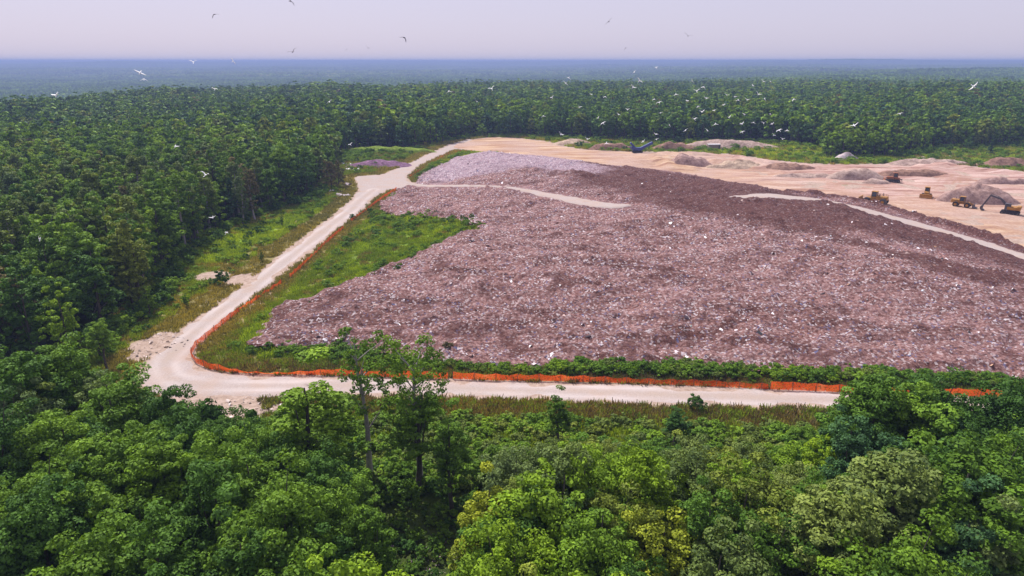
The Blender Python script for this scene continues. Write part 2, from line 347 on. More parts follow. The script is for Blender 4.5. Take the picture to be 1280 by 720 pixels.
for nm,pl in (('dirt_track',TRACK1),('dirt_track',TRACK2)):
    o=overlay(nm,pl,.5,wtop,.70,.5,[ROADM],rut,jit=.6,js=2.5,lim=(-110,215,75,385)); tag(o,kind='structure')

# ------------------------------------------------------------------ litter (stuff)
def frust(n,y0,y1,pad=6,power=1.0):
    y=y0+(y1-y0)*RNG.random(n)**power; x=(RNG.random(n)*2-1)*(y*.80+pad); return x,y
def litter(name,x,y,zf,size,pal,kindlabel):
    n=len(x); z=zf(x,y); s=size*(.4+RNG.random(n)**6*2.4); a=RNG.random(n)*6.283
    t=(RNG.random((n,2))-.5)*1.5; asp=.35+.65*RNG.random(n)
    ux=np.stack([np.cos(a),np.sin(a),t[:,0]*.7],1)*s[:,None]*.5; uy=np.stack([-np.sin(a),np.cos(a),t[:,1]*.7],1)*(s*asp)[:,None]*.5
    c=np.stack([x,y,z+.10*s+.05],1); up=np.array([0,0,1.])*(s*(RNG.random(n)*.5))[:,None]
    V=np.stack([c-ux-uy,c-uy*1.1+up,c+ux-uy,c+ux+uy,c+uy*.9+up*.8,c-ux+uy],1).reshape(-1,3)
    b=np.arange(n)*6; Q=np.stack([np.stack([b,b+1,b+4,b+5],1),np.stack([b+1,b+2,b+3,b+4],1)],1).reshape(-1,4)
    pal=np.array(pal); w=pal[:,3]/pal[:,3].sum(); ci=RNG.choice(len(pal),n,p=w)
    col=np.concatenate([np.clip(pal[ci,:3]*(.75+.5*RNG.random((n,1))),0,.9),np.ones((n,1))],1)
    me=npmesh(name,V,Q,{'col':('FLOAT_COLOR','FACE',np.repeat(col,2,0))},False,[DEBRIS]); o=ob(name,me); tag(o,kindlabel,'litter',kind='stuff'); return o
x,y=frust(260000,80,330,5,1.0); k=(sdist(x,y,WASTE)>.8)&(sdist(x,y,TRACK1)<0)&(sdist(x,y,TRACK2)<0); x,y=x[k],y[k]
dens=(.50+1.0*fbm(x,y,6,5,71)+.5*fbm(x,y,40,3,72)+.8*sstep(7,1,ldist(x,y,WHITEL)+3*fbm(x,y,6,3,73)))*(1-.75*sstep(-6,8,sdist(x,y,BROWN)))*(1-.5*sstep(0,3,sdist(x,y,LILAC)))
k=RNG.random(len(x))<dens; x,y=x[k],y[k]
PAL=[(.86,.80,.84,34),(.62,.52,.56,16),(.50,.36,.33,16),(.30,.18,.15,14),(.045,.03,.04,34),(.16,.22,.42,3),(.60,.64,.72,6),(.5,.30,.2,3),(.2,.3,.28,1.5)]  # near-black scraps are weighted up to stand in for relief shadows
litter('loose_litter',x,y,wtop,.34,PAL,'scraps of white, brown and blue litter strewn over the waste mound')

x,y=frust(2600,82,300,3,1.0); k=(sdist(x,y,WASTE)>3)&(sdist(x,y,TRACK1)<-1)&(sdist(x,y,TRACK2)<-1)&(fbm(x,y,16,3,75)>-.1); x,y=x[k][:380],y[k][:380]
litter('bulky_waste',x,y,wtop,.55,[(.80,.76,.80,4),(.6,.5,.5,3),(.03,.03,.035,7),(.10,.16,.38,1.5),(.30,.17,.10,5),(.10,.2,.16,.6)],'larger sheets, bags and boards lying on the waste mound')

# ------------------------------------------------------------------ leaves and trees
def leafcloud(C,rad,nper,size,rng,updir=.55,spread=.55,flat=.75):
    """leaf-sized folded faces on the clumps C (n,3)"""
    n=len(C); cc=np.repeat(C,nper,0); rr=np.repeat(rad,nper); m=len(cc)
    d=rng.normal(size=(m,3)); d[:,2]=d[:,2]*.8+updir*.6; d/=np.linalg.norm(d,axis=1)[:,None]
    pos=cc+d*(rr*(.55+.5*rng.random(m)**.6))[:,None]*np.array([1,1,flat])
    nr=d*.9+rng.normal(size=(m,3))*spread+np.array([0,0,updir]); nr/=np.linalg.norm(nr,axis=1)[:,None]
    t=rng.normal(size=(m,3)); t-=nr*(t*nr).sum(1)[:,None]; t/=np.linalg.norm(t,axis=1)[:,None]; b=np.cross(nr,t)
    s=(size*(.6+.8*rng.random(m)))[:,None]
    V=np.stack([pos-t*s*.5,pos-b*s*.36+nr*s*.08,pos+t*s*.6-nr*s*.12,pos+b*s*.36+nr*s*.08],1).reshape(-1,3)
    Q=np.arange(m*4).reshape(-1,4)
    ct=np.repeat(rng.random(n),nper); tint=np.clip(.45*ct+.55*rng.random(m),0,1)
    return V,Q,tint
def tube(path,rads,ns=6):
    path=np.asarray(path,float); V=[];Q=[]
    for i,p in enumerate(path):
        d=path[min(i+1,len(path)-1)]-path[max(i-1,0)]; d/=np.linalg.norm(d)+1e-9
        a=np.cross(d,[.3,1,.1]); a/=np.linalg.norm(a)+1e-9; b=np.cross(d,a)
        for k in range(ns):
            t=k*2*math.pi/ns; V.append(p+rads[i]*(a*math.cos(t)+b*math.sin(t)))
    for i in range(len(path)-1):
        for k in range(ns): Q.append((i*ns+k,i*ns+(k+1)%ns,(i+1)*ns+(k+1)%ns,(i+1)*ns+k))
    return np.array(V),np.array(Q)
def joinvq(lst):
    Vs=[];Qs=[];o=0
    for V,Q in lst: Vs.append(V);Qs.append(Q+o);o+=len(V)
    return np.concatenate(Vs),np.concatenate(Qs)
def make_tree(seed,ht,wd,form,ncl,nper,leaf,limbs=9,bark=0):
    """unit-real size tree -> (trunk V,Q) (crown V,Q,tint)"""
    rng=np.random.default_rng(seed)
    lean=rng.normal(size=2)*.03*ht
    tp=[np.array([lean[0]*t**1.5+.12*math.sin(t*7+seed),lean[1]*t**1.5+.12*math.cos(t*5+seed),ht*.93*t]) for t in np.linspace(0,1,9)]
    r0=.022*ht if form!='shrub' else .03
    parts=[tube(tp,[r0*(1.25 if i==0 else 1)*(1-.88*i/8) for i in range(9)],7)]
    if form=='cone':
        t=rng.random(ncl)**.8; ang=rng.random(ncl)*6.283; z=ht*(.12+.88*t); rr=wd/2*(1-t)**.8*(.45+.6*rng.random(ncl))
        C=np.stack([rr*np.cos(ang),rr*np.sin(ang),z],1); rad=wd*.10*(1.1-t)+.12
    elif form=='tall':       # slender, feathery
        t=rng.random(ncl); ang=rng.random(ncl)*6.283; z=ht*(.22+.78*t); prof=np.sin(np.pi*np.clip(t*.80+.16,0,1))**.7
        rr=wd/2*prof*np.sqrt(rng.random(ncl))**.8; C=np.stack([rr*np.cos(ang),rr*np.sin(ang),z],1); rad=wd*.12*(.6+.7*rng.random(ncl))
    elif form=='sparse':
        C=[];nb=limbs
        for i in range(nb):
            zt=ht*(.45+.5*i/nb); a=i*2.4+rng.random(); ln=wd/2*(.5+.6*rng.random())
            e=np.array([ln*math.cos(a),ln*math.sin(a),zt+ln*.5]); st=tp[min(8,int(zt/ht*8.5))]
            parts.append(tube([st,(st+e)/2+np.array([0,0,.15]),e],[.08,.05,.02],5))
            for _ in range(max(1,ncl//nb)): C.append(e+rng.normal(size=3)*np.array([.75,.75,.6])*wd*.15)
        C=np.array(C); rad=np.full(len(C),wd*.10)*(.6+.7*rng.random(len(C)))
    else:
        lob=rng.normal(size=(5,3)); lob/=np.linalg.norm(lob,axis=1)[:,None]
        d=rng.normal(size=(ncl,3)); d/=np.linalg.norm(d,axis=1)[:,None]; d[:,2]=np.where(d[:,2]<(-.35 if leaf<.3 else -.85),-d[:,2],d[:,2])
        bump=1+.50*np.max(np.clip(d@lob.T,0,1)**3,1)-.28+.15*rng.normal(size=ncl)
        r=(.45+.55*rng.random(ncl)**.45)*bump
        zc,zr=((.56,.42) if leaf<.3 else (.50,.48)) if form=='round' else ((.5,.48) if leaf<.3 else (.52,.50))
        C=np.stack([d[:,0]*r*wd/2,d[:,1]*r*wd/2,ht*zc+d[:,2]*r*ht*zr],1); rad=wd*.10*(.6+.8*rng.random(ncl))
        if form=='shrub': C[:,2]=np.maximum(C[:,2],.1)
    if form in('round','oval','tall'):
        for i in range(limbs):
            c=C[rng.integers(len(C))]; f=rng.uniform(.3,.7); st=tp[int(f*8)]
            parts.append(tube([st,(st*.45+c*.55)+np.array([0,0,-.1*ht*.2]),c],[.07*ht/12,.045*ht/12,.015],5))
    V,Q,t=leafcloud(C,rad,nper,leaf,rng,flat=.62)
    return joinvq(parts),(V,Q,t)
class Proto: pass
def proto(name,seed,ht,wd,form,ncl,nper,leaf,bark=None,**k):
    (tv,tq),(V,Q,t)=make_tree(seed,ht,wd,form,ncl,nper,leaf,**k)
    p=Proto(); p.name=name; p.ht=ht; p.wd=wd; p.form=form; p.bark=bark or BARK
    p.tv,p.tq,p.V,p.Q,p.t=tv,tq,V,Q,t
    p.trunk=npmesh(name+'_trunk',tv,tq,mats=[p.bark]); p.crown=npmesh(name+'_crown',V,Q,{'tint':('FLOAT','FACE',t)},False,[LM['mid']])
    return p
def joined(p,tone,scale=1):
    V=np.concatenate([p.tv,p.V]); Q=np.concatenate([p.tq,p.Q+len(p.tv)])
    return npmesh(p.name+'_'+tone,V,Q,{'tint':('FLOAT','FACE',np.concatenate([np.zeros(len(p.tq)),p.t]))},False,[p.bark,LM[tone]],np.concatenate([np.zeros(len(p.tq)),np.ones(len(p.Q))]))
HI={'round':[proto('hi_round%d'%i,100+i,13,5.4+.5*(i%3),'round',120,135,.20) for i in range(5)],
    'oval':[proto('hi_oval%d'%i,120+i,13,4.5,'oval',115,120,.20) for i in range(3)],
    'tall':[proto('hi_tall%d'%i,140+i,16,4.2,'tall',190,75,.19,bark=BARKP) for i in range(3)],
    'cone':[proto('hi_cone%d'%i,150+i,12,4.6,'cone',220,50,.19) for i in range(2)],
    'shrub':[proto('hi_shrub%d'%i,160+i,3,3.2,'shrub',60,70,.18) for i in range(4)]}
MID={'round':[proto('md_round%d'%i,200+i,14,6.8,'round',75,52,.42,limbs=4) for i in range(3)],
     'oval':[proto('md_oval%d'%i,220+i,14,5.6,'oval',70,52,.40,limbs=4) for i in range(2)],
     'tall':[proto('md_tall%d'%i,240+i,16,5.0,'tall',100,44,.36,limbs=4,bark=BARKP) for i in range(2)],
     'cone':[proto('md_cone%d'%i,250+i,13,4.8,'cone',90,36,.4,limbs=0) for i in range(1)],
     'shrub':[proto('md_shrub%d'%i,260+i,2.4,2.8,'shrub',26,22,.34,limbs=0) for i in range(3)]}
LOW={'round':[proto('lo_round%d'%i,300+i,15,8.0,'round',34,16,1.15,limbs=0) for i in range(4)],
     'tall':[proto('lo_tall%d'%i,340+i,16,5.6,'tall',34,14,1.0,limbs=0) for i in range(2)],
     'cone':[proto('lo_cone%d'%i,350+i,14,5.5,'cone',28,14,1.0,limbs=0) for i in range(1)]}

# ---- scatter through geometry nodes, for stuff only
def scatter(name,pts,rz,scl,idx,protos,label,cat):
    me=npmesh.__globals__['bpy'].data.meshes.new(name); n=len(pts); me.vertices.add(n); me.vertices.foreach_set('co',np.asarray(pts,np.float32).ravel())
    for a,t,d,key in (('rz','FLOAT',rz,'value'),('scl','FLOAT_VECTOR',scl,'vector'),('idx','INT',idx,'value')):
        at=me.attributes.new(a,t,'POINT'); at.data.foreach_set(key,np.asarray(d,np.int32 if t=='INT' else np.float32).ravel())
    c=bpy.data.collections.new(name+'_kinds')
    for i,p in enumerate(protos): c.objects.link(bpy.data.objects.new('%s_kind_%02d'%(name,i),p))
    ng=bpy.data.node_groups.new(name,'GeometryNodeTree'); ng.interface.new_socket('Geometry',in_out='INPUT',socket_type='NodeSocketGeometry'); ng.interface.new_socket('Geometry',in_out='OUTPUT',socket_type='NodeSocketGeometry')
    nn=ng.nodes; gi=nn.new('NodeGroupInput'); go=nn.new('NodeGroupOutput'); ip=nn.new('GeometryNodeInstanceOnPoints'); ci=nn.new('GeometryNodeCollectionInfo')
    ci.inputs['Collection'].default_value=c; ci.inputs['Separate Children'].default_value=True; ci.inputs['Reset Children'].default_value=True
    def na(nm,t):
        a=nn.new('GeometryNodeInputNamedAttribute'); a.data_type=t; a.inputs['Name'].default_value=nm; return a.outputs['Attribute']
    cx=nn.new('ShaderNodeCombineXYZ'); ng.links.new(na('rz','FLOAT'),cx.inputs[2])
    e2r=nn.new('FunctionNodeEulerToRotation'); ng.links.new(cx.outputs[0],e2r.inputs[0])
    ng.links.new(gi.outputs[0],ip.inputs['Points']); ng.links.new(ci.outputs[0],ip.inputs['Instance']); ip.inputs['Pick Instance'].default_value=True
    ng.links.new(na('idx','INT'),ip.inputs['Instance Index']); ng.links.new(e2r.outputs[0],ip.inputs['Rotation']); ng.links.new(na('scl','FLOAT_VECTOR'),ip.inputs['Scale']); ng.links.new(ip.outputs[0],go.inputs[0])
    o=ob(name,me); md=o.modifiers.new('scatter','NODES'); md.node_group=ng
    tag(o,label,cat,kind='stuff'); return o
class Bag:
    def __init__(s): s.m=[];s.key={};s.p=[];s.r=[];s.s=[];s.i=[]
    def mesh(s,key,fn):
        if key not in s.key: s.key[key]=len(s.m); s.m.append(fn())
        return s.key[key]
    def add(s,x,y,z,rz,sc,i): s.p.append((x,y,z)); s.r.append(rz); s.s.append(sc); s.i.append(i)
    def build(s,name,label,cat):
        # collection children are picked in alphabetical order: names are zero padded
        return scatter(name,s.p,s.r,s.s,s.i,s.m,label,cat)
forest=Bag()
def poisson(x0,x1,y0,y1,sp,ok,seed,jit=.42):
    rng=np.random.default_rng(seed); nx=int((x1-x0)/sp); ny=int((y1-y0)/(sp*.87))
    gx,gy=np.meshgrid(np.arange(nx),np.arange(ny)); gx=gx+.5*(gy%2)
    X=(x0+gx*sp+rng.uniform(-jit,jit,gx.shape)*sp).ravel(); Y=(y0+gy*sp*.87+rng.uniform(-jit,jit,gx.shape)*sp).ravel()
    k=ok(X,Y); return X[k],Y[k]
TREES=[]   # dict(x,y,z,ht,form,tone,note)
def T(x,y,ht,form,tone,w=1.0,note=None,seed=None):
    TREES.append(dict(x=x,y=y,ht=ht,form=form,tone=tone,w=w,note=note,seed=seed if seed is not None else random.randrange(999)))
def Ttop(u,v,ht,form,tone,w=1.0,note=None,seed=None):
    x,y=P0(u,v,ht); T(x,y,ht,form,tone,w,note,seed)
# marked trees of the foreground, placed from where their tops stand
SPECIAL=[(378,470,15,'oval','mid',1.65,'tall full green tree left of the two slender trees'),
 (140,462,15,'round','mid',1.1,'broad maple below the road bend with its top level with the gravel'),
 (205,483,13,'round','dark',.95,'dark round tree right under the road bend'),
 (250,503,9,'shrub','dark',.8,'small dark tree with stony bank behind it'),
 (700,492,7.2,'oval','mid',.95,'small pointed tree standing alone in the scrub below the road'),
 (847,512,5,'oval','dark',.9,'small dark bush tree poking from the scrub right of centre'),
 (1092,484,15,'round','dark',1.1,'tall dark tree hiding the right end of the orange fence'),
 (1135,466,16,'round','mid',1.2,'tallest broad green tree crossing the road at right'),
 (1168,474,15,'round','dark',1.0,'big dark crown right beside the tallest tree at right'),
 (1284,478,16,'round','dark',1.0,'dark tree cut off by the right edge of the photo at road level'),
 (1012,535,7,'round','mid',.9,'middle-sized tree at the left foot of the tall right hand group'),
 (1072,518,9,'round','blue',.9,'bluish green tree left of the dark tall trees at right'),
 (1226,520,11,'oval','dark',.9,'dark upright tree below the gap where the road shows at right'),
 (600,592,14,'oval','yellow',.9,'bright yellow green tree at the edge of the dark hollow'),
 (690,580,15,'round','bright',1.25,'broad bright green tree right of the yellow one'),
 (940,600,14,'round','olive',1.15,'olive tree right of bottom centre'),
 (1050,620,15,'round','grey',1.15,'grey green tree lower right of centre'),
 (1120,580,15,'round','grey',1.25,'big grey green crown in the lower right wood'),
 (1220,570,16,'round','mid',1.3,'large deep green crown against the lower right edge'),
 (516,484,12,'oval','mid',1.35,'leafy dark tree wrapped round the right slender trunk'),
 (560,520,11,'oval','mid',1.0,'leafy green tree just right of the second slender tree'),
 (75,440,15,'round','mid',1.15,'big round tree at the meadow corner on the left'),
 (20,450,16,'round','dark',1.15,'dark round tree at the far left under the pale wood'),
 (122,405,7,'round','mid',1.0,'small round tree on the meadow corner beside the wood'),
 (200,560,14,'round','bright',1.15,'light green tree in the lower left wood'),
 (400,600,13,'round','mid',1.0,'green tree left of the dark hollow'),
 (760,615,13,'round','olive',1.0,'pale olive tree just right of bottom centre'),
 (830,640,13,'round','yellow',1.0,'yellowish tree near bottom right of centre')]
for s in SPECIAL: Ttop(*s)
NS=len(TREES)
# canopy-top line of the foreground wood
TU=[0,60,100,160,200,260,330,425,490,560,650,800,950,1000,1060,1100,1200,1235,1280,1400]
TV=[455,458,472,490,502,520,538,578,578,562,558,553,556,552,540,500,500,528,500,490]
def ok_fore(x,y):
    return (np.abs(x)<y*.80+7)&(sdist(x,y,ROAD)<-3.5)&(y>22)
fx,fy=poisson(-80,85,24,97,3.75,lambda x,y:(np.abs(x)<y*.78+6)&(sdist(x,y,[P0(90,470),P0(150,440),P0(1600,440),P0(1600,560),P0(1280,524),P0(900,513),P0(420,504),P0(330,512),P0(230,515),P0(150,500),P0(100,500)])<0),77)
rngf=random.Random(3)
hole=(P0(540,700)[0],P0(540,700)[1])
for x,y in sorted(zip(fx,fy),key=lambda p:p[1]):
    if any((x-t['x'])**2+(y-t['y'])**2<6 for t in TREES[:NS]): continue
    n=float(fbm(np.array([x]),np.array([y]),22,2,88)[0])
    ht=rngf.uniform(10.5,15.5)
    # limit by canopy line
    for _ in range(60):
        u,v,d=proj(x,y,ht)
        lim=np.interp(u,TU,TV)+rngf.uniform(-4,14)
        if v<lim: ht-=.3
        else: break
    if ht<1.5: continue
    u,v,d=proj(x,y,ht); ub,vb,_=proj(x,y,0)
    if 455<u<612 and v<760 and vb>618: continue           # the dark hollow at the bottom
    if 425<u<560 and 560<vb<640 and ht>7: ht=rngf.uniform(2.5,5)
    if u>1040: tone=rngf.choice(['dark','dark','grey','blue','mid'])
    elif u>700: tone=rngf.choice(['grey','dark','mid','olive','grey','mid','dark','bright'])
    elif n>.25: tone=rngf.choice(['bright','mid','olive','bright','yellow','mid'])
    elif n<-.3: tone=rngf.choice(['dark','mid'])
    else: tone=rngf.choice(['mid','bright','mid','olive','grey'])
    form='shrub' if ht<4.6 else rngf.choice(['round','round','round','oval'])
    T(x,y,ht,form,tone,1.0)
# left wood and everything beyond the open ground
def ok_wood(x,y):
    return (np.abs(x)<y*.80+10)&(sdist(x,y,TREEFREE)<np.where(x<0,-6.5,-3.0))&(y>=97-0*x)|((x<-62)&(y>70)&(np.abs(x)<y*.80+8)&(sdist(x,y,TREEFREE)<-1.5)&(y<97)&(np.abs(x)>y*.62))
wx,wy=poisson(-420,420,70,330,4.9,ok_wood,78)
rngw=random.Random(4)
for x,y in zip(wx,wy):
    if any((x-t['x'])**2+(y-t['y'])**2<9 for t in TREES[:NS]): continue
    if y<97 and any((x-t['x'])**2+(y-t['y'])**2<12 for t in TREES): continue
    n=float(fbm(np.array([x]),np.array([y]),60,3,89)[0])
    left=x<-20
    edge=-float(sdist(np.array([x]),np.array([y]),TREEFREE)[0])
    if left and y<215 and n>-.25: form=rngw.choice(['tall','tall','round','oval']) if edge>7 else 'oval' if rngw.random()<.7 else 'round'
    else: form=rngw.choice(['round','round','oval','tall' if n>0 else 'round'])
    if rngw.random()<.05: form='cone'
    tone={'tall':['olive','grey','mid','olive'],'round':['mid','bright','dark','mid'],'oval':['mid','dark','bright','olive'],'cone':['dark','blue','dark','dark']}[form][rngw.randrange(4)]
    if rngw.random()<.010: tone='rust'
    ht=(rngw.uniform(11.5,17.5)+2*n)*(.72+.28*min(1,edge/8)); 
    if form=='tall': ht*=1.06
    if x>60 and y>240: ht*=.9
    T(x,y,ht,form,tone,rngw.uniform(.95,1.2))
# trees and bushes that stand singly on the open ground (placed from their feet)
for u,v,ht,form,tone,w,note in [(1045,194,13.5,'tall','bright',1.5,'tall light green tree in the clump behind the small gravel cone'),(1030,193,12,'oval','bright',1.3,'left tree of the light green clump behind the yard'),(1062,195,13,'oval','bright',1.2,'third light green tree of the clump behind the yard'),(1078,194,12,'oval','mid',1.2,'right tree of the light green clump behind the yard'),(1038,196,13,'oval','bright',1.3,None),(1052,197,12.5,'tall','bright',1.5,None),(1070,196,12.5,'oval','bright',1.2,None),(1054,192,14,'tall','olive',1.5,None),(1090,194,10,'oval','mid',1.2,None),
  (1162,193,4.5,'round','bright',1.0,'small round bush tree beside the back yard machine'),(1208,188,6.5,'round','dark',1.2,'round dark bush tree near the right back of the yard'),(1237,194,6.5,'cone','blue',1.3,'bluish pointed tree at the right back of the yard'),(1225,192,4,'round','bright',1.0,'small bright bush between two dark ones at right back'),
  (603,171,7,'round','bright',1.7,'low rounded bright tree at the back left corner of the sand yard'),(622,170,7,'round','bright',1.4,'pale green round tree behind the sand yard corner'),
  (415,237,11,'round','rust',1.0,'dark reddish tree beside the white rubble heap'),(424,234,9,'round','rust',.8,'smaller reddish tree by the track junction'),
  (328,330,3,'oval','dark',.8,'small dark bush near the road in the meadow'),(353,283,3,'oval','dark',.7,'slim dark sapling in the bright meadow'),(233,385,2.6,'oval','dark',.8,'small dark bush at the meadow foot'),(278,357,3,'shrub','dark',.8,'low dark bush in the middle of the meadow'),
  (322,292,2,'shrub','dark',1.0,'low dark bush in the green meadow'),(441,275,1.8,'shrub','dark',.8,'small dark bush beside the orange fence bend'),(462,267,2,'shrub','dark',.9,'round dark bush on the grass bank'),(870,514,2.2,'shrub','dark',.9,'low dark bush on the verge below the road'),
  (560,445,2.0,'shrub','rust',.9,'brown bush on the foot of the waste mound'),(340,262,5,'round','grey',1.0,'small grey green tree at the wood edge'),(305,281,13,'tall','grey',1.0,'grey feathery tree at the wood edge above the meadow'),(318,276,14,'tall','rust',1.1,'brownish feathery tree standing out at the wood edge'),
  (125,447,5,'round','dark',1.0,'small dark tree where the meadow narrows'),(188,395,5,'oval','mid',1.0,'small tree at the wood foot left of the meadow')]:
    x,y=P0(u,v); T(x,y,ht,form,tone,w,note)

# choose which become things
for t in TREES:
    t['z']=float(h(np.array([t['x']]),np.array([t['y']]))[0])
    u,v,d=proj(t['x'],t['y'],t['z']+t['ht']); ub,vb,_=proj(t['x'],t['y'],t['z']); t.update(u=u,v=v,d=d,ub=ub,vb=vb)
    inside=-12<u<1292 and v<712 and vb>0
    t['score']=(F/d*t['ht']**.5 if inside else 0)*(50 if t['note'] else 1)
order=sorted(TREES,key=lambda t:-t['score'])
IND=[t for t in order if t['score']>0][:286]; ids=set(id(t) for t in IND)
TONEW={'bright':'bright green','mid':'mid green','dark':'dark green','olive':'olive green','yellow':'yellow green','grey':'grey green','rust':'brownish','blue':'bluish green'}
FORMW={'round':'round crowned','oval':'oval','tall':'slender feathery','cone':'pointed','shrub':'low bushy'}
def place(t):
    u,v=t['u'],t['v']
    if t['y']>=95 or (t['x']<-55 and t['y']>72):
        a='in left wood' if t['x']<0 else 'beyond the yard'
        b='at left edge' if u<60 else 'above the foreground' if v>380 else 'beside the meadow' if u>150 else 'left of the meadow'
        return a+' '+b
    row='at bottom edge' if v>640 else 'in lower wood' if v>580 else 'in middle foreground' if v>545 else 'on foreground rim'
    col='at far left' if u<110 else 'below road bend' if u<300 else 'left of slender trees' if u<430 else 'around dark hollow' if u<640 else 'right of hollow' if u<800 else 'right of centre' if u<980 else 'under tall right group' if u<1150 else 'at far right'
    return row+' '+col
for t in IND:
    sz='shrub' if t['form']=='shrub' else 'tree'
    tall='' if t['form']=='shrub' else 'tall ' if t['ht']>13.5 else 'young ' if t['ht']<7 else ''
    t['label']=t['note'] or ('%s%s %s %s %s'%(tall,TONEW[t['tone']],FORMW[t['form']].split()[0] if t['form']!='tall' else 'feathery',sz,place(t)))
ORD=['first','second','third','fourth','fifth','sixth','seventh','eighth','ninth','tenth','eleventh','twelfth','thirteenth','fourteenth','fifteenth','sixteenth','seventeenth','eighteenth','nineteenth','twentieth']
def unique(items,key='label'):
    g={}
    for t in items: g.setdefault(t[key],[]).append(t)
    for lab,l in g.items():
        if len(l)<2: continue
        l.sort(key=lambda t:t['u'])
        for i,t in enumerate(l): t[key]=lab+(' (leftmost)' if i==0 else ' (rightmost)' if i==len(l)-1 else ' (%s from left)'%ORD[min(i,19)])
unique(IND)
NAMES={'round':'broadleaf_tree','oval':'broadleaf_tree','tall':'poplar_tree','cone':'conifer_tree','shrub':'shrub'}
def obmat(o,m):
    o.material_slots[0].link='OBJECT'; o.material_slots[0].material=m
for t in IND:
    near=t['y']<97 and t['x']>-62
    lib=(HI if near else MID)[t['form']]; p=lib[t['seed']%len(lib)]; s=t['ht']/p.ht; sw=s*t['w']
    if t['ht']<10 and t['form']!='shrub': sw*=1.15
    if t['y']<97 and t['form'] in('round','oval'): sw=max(sw,.66)
    r=empty(NAMES[t['form']],(t['x'],t['y'],t['z']-.05),(t['seed']*.77)%6.28,(sw,sw,s))
    a=ob('trunk',p.trunk,r); b=ob('crown' if t['form']!='shrub' else 'foliage',p.crown,r); obmat(b,LM[t['tone']])
    grp='trees of the foreground wood' if t['y']<97 and t['x']>-62 else 'trees of the wood left of the road' if t['x']<0 else 'trees and bushes round the yard'
    if t['form']=='shrub': grp='shrubs on the open ground and among the trees'
    tag(r,t['label'],'shrub' if t['form']=='shrub' else 'tree',grp)
def stuff_tree(x,y,z,ht,form,tone,lib,tag_,w=1.0,seed=0):
    f=form if form in lib else 'round'; k=seed%len(lib[f]); p=lib[f][k]
    i=forest.mesh((tag_,f,k,tone),lambda:joined(p,tone)); s=ht/p.ht; forest.add(x,y,z,seed*.77%6.28,(s*w,s*w,s),i)
for t in TREES:
    if id(t) in ids: continue
    lib,tg=(HI,'h') if t['d']<75 else (MID,'m') if t['d']<240 else (LOW,'l')
    if t['form']=='shrub' and lib is LOW: lib,tg=MID,'m'
    stuff_tree(t['x'],t['y'],t['z']-.05,t['ht'],t['form'],t['tone'],lib,tg,t['w'],t['seed'])
# farther wood
def far_trees(y0,y1,sp,seed,xr):
    x,y=poisson(-xr,xr,y0,y1,sp,lambda x,y:(np.abs(x)<y*.79+15)&(sdist(x,y,TREEFREE)<-2),seed)
    z=h(x,y); nn=fbm(x,y,70,3,90); rg=random.Random(seed)
    for i in range(len(x)):
        form='tall' if rg.random()<.22 else 'cone' if rg.random()<.06 else 'round'
        r=rg.random()
        tone='rust' if r<.008 else 'olive' if r<.10 else 'bright' if r<.20+.35*nn[i] else 'dark' if r>.62 else 'blue' if r>.5 else 'mid'  # dark and blue leaf tones partly stand in for distance haze
        stuff_tree(x[i],y[i],z[i]-.1,rg.uniform(10.5,18)+2.5*float(nn[i]),form,tone,LOW,'l',rg.uniform(.75,1.5)*sp/5.8,rg.randrange(99))
far_trees(330,620,5.6,11,560)
far_trees(620,1150,7.2,12,980)
# distant forest in patches of many small trees
def patch_mesh(seed,S,sp,tones,nl,leaf):
    rg=np.random.default_rng(seed); Vs=[];Qs=[];ts=[];mi=[];o=0
    n=int(S/sp); 
    for i in range(n):
        for j in range(n):
            cx,cy=((i+.5)/n-.5)*S+rg.uniform(-.4,.4)*sp,((j+.5)/n-.5)*S+rg.uniform(-.4,.4)*sp
            hh=rg.uniform(11,17); C=rg.normal(size=(4,3))*np.array([.25*sp,.25*sp,1.4])+np.array([cx,cy,hh-4.5])
            V,Q,t=leafcloud(C,np.full(4,sp*.36),nl,leaf,rg,flat=1.0)
            Vs.append(V);Qs.append(Q+o);o+=len(V);ts.append(t);mi.append(np.full(len(Q),rg.integers(len(tones))))
    return npmesh('far_patch%d'%seed,np.concatenate(Vs),np.concatenate(Qs),{'tint':('FLOAT','FACE',np.concatenate(ts))},False,[LM[t] for t in tones],np.concatenate(mi))
PM=[patch_mesh(400+i,72,8,['mid','dark','bright','mid'] if i<2 else ['dark','blue','mid'],7,3.0) for i in range(4)]
PB=[patch_mesh(420+i,220,20,['mid','dark','mid','olive'],8,7.5) for i in range(3)]
for lib,tg,S,y0,y1 in ((PM,'pm',64,1135,3300),(PB,'pb',200,3250,12600)):
    rg=random.Random(9); x,y=poisson(-y1*.82,y1*.82,y0,y1,S,lambda x,y:(np.abs(x)<y*.76+S*1.2),13,.05); z=h(x,y)
    for i in range(len(x)):
        k=rg.randrange(len(lib)); j=forest.mesh((tg,k),lambda:lib[k]); q=1.0 if tg=='pm' else 1.0
        forest.add(x[i],y[i],z[i],rg.randrange(4)*math.pi/2,(q,q,rg.uniform(.9,1.15)),j)
forest.build('forest','endless mixed green forest running back to the hazy horizon','forest')

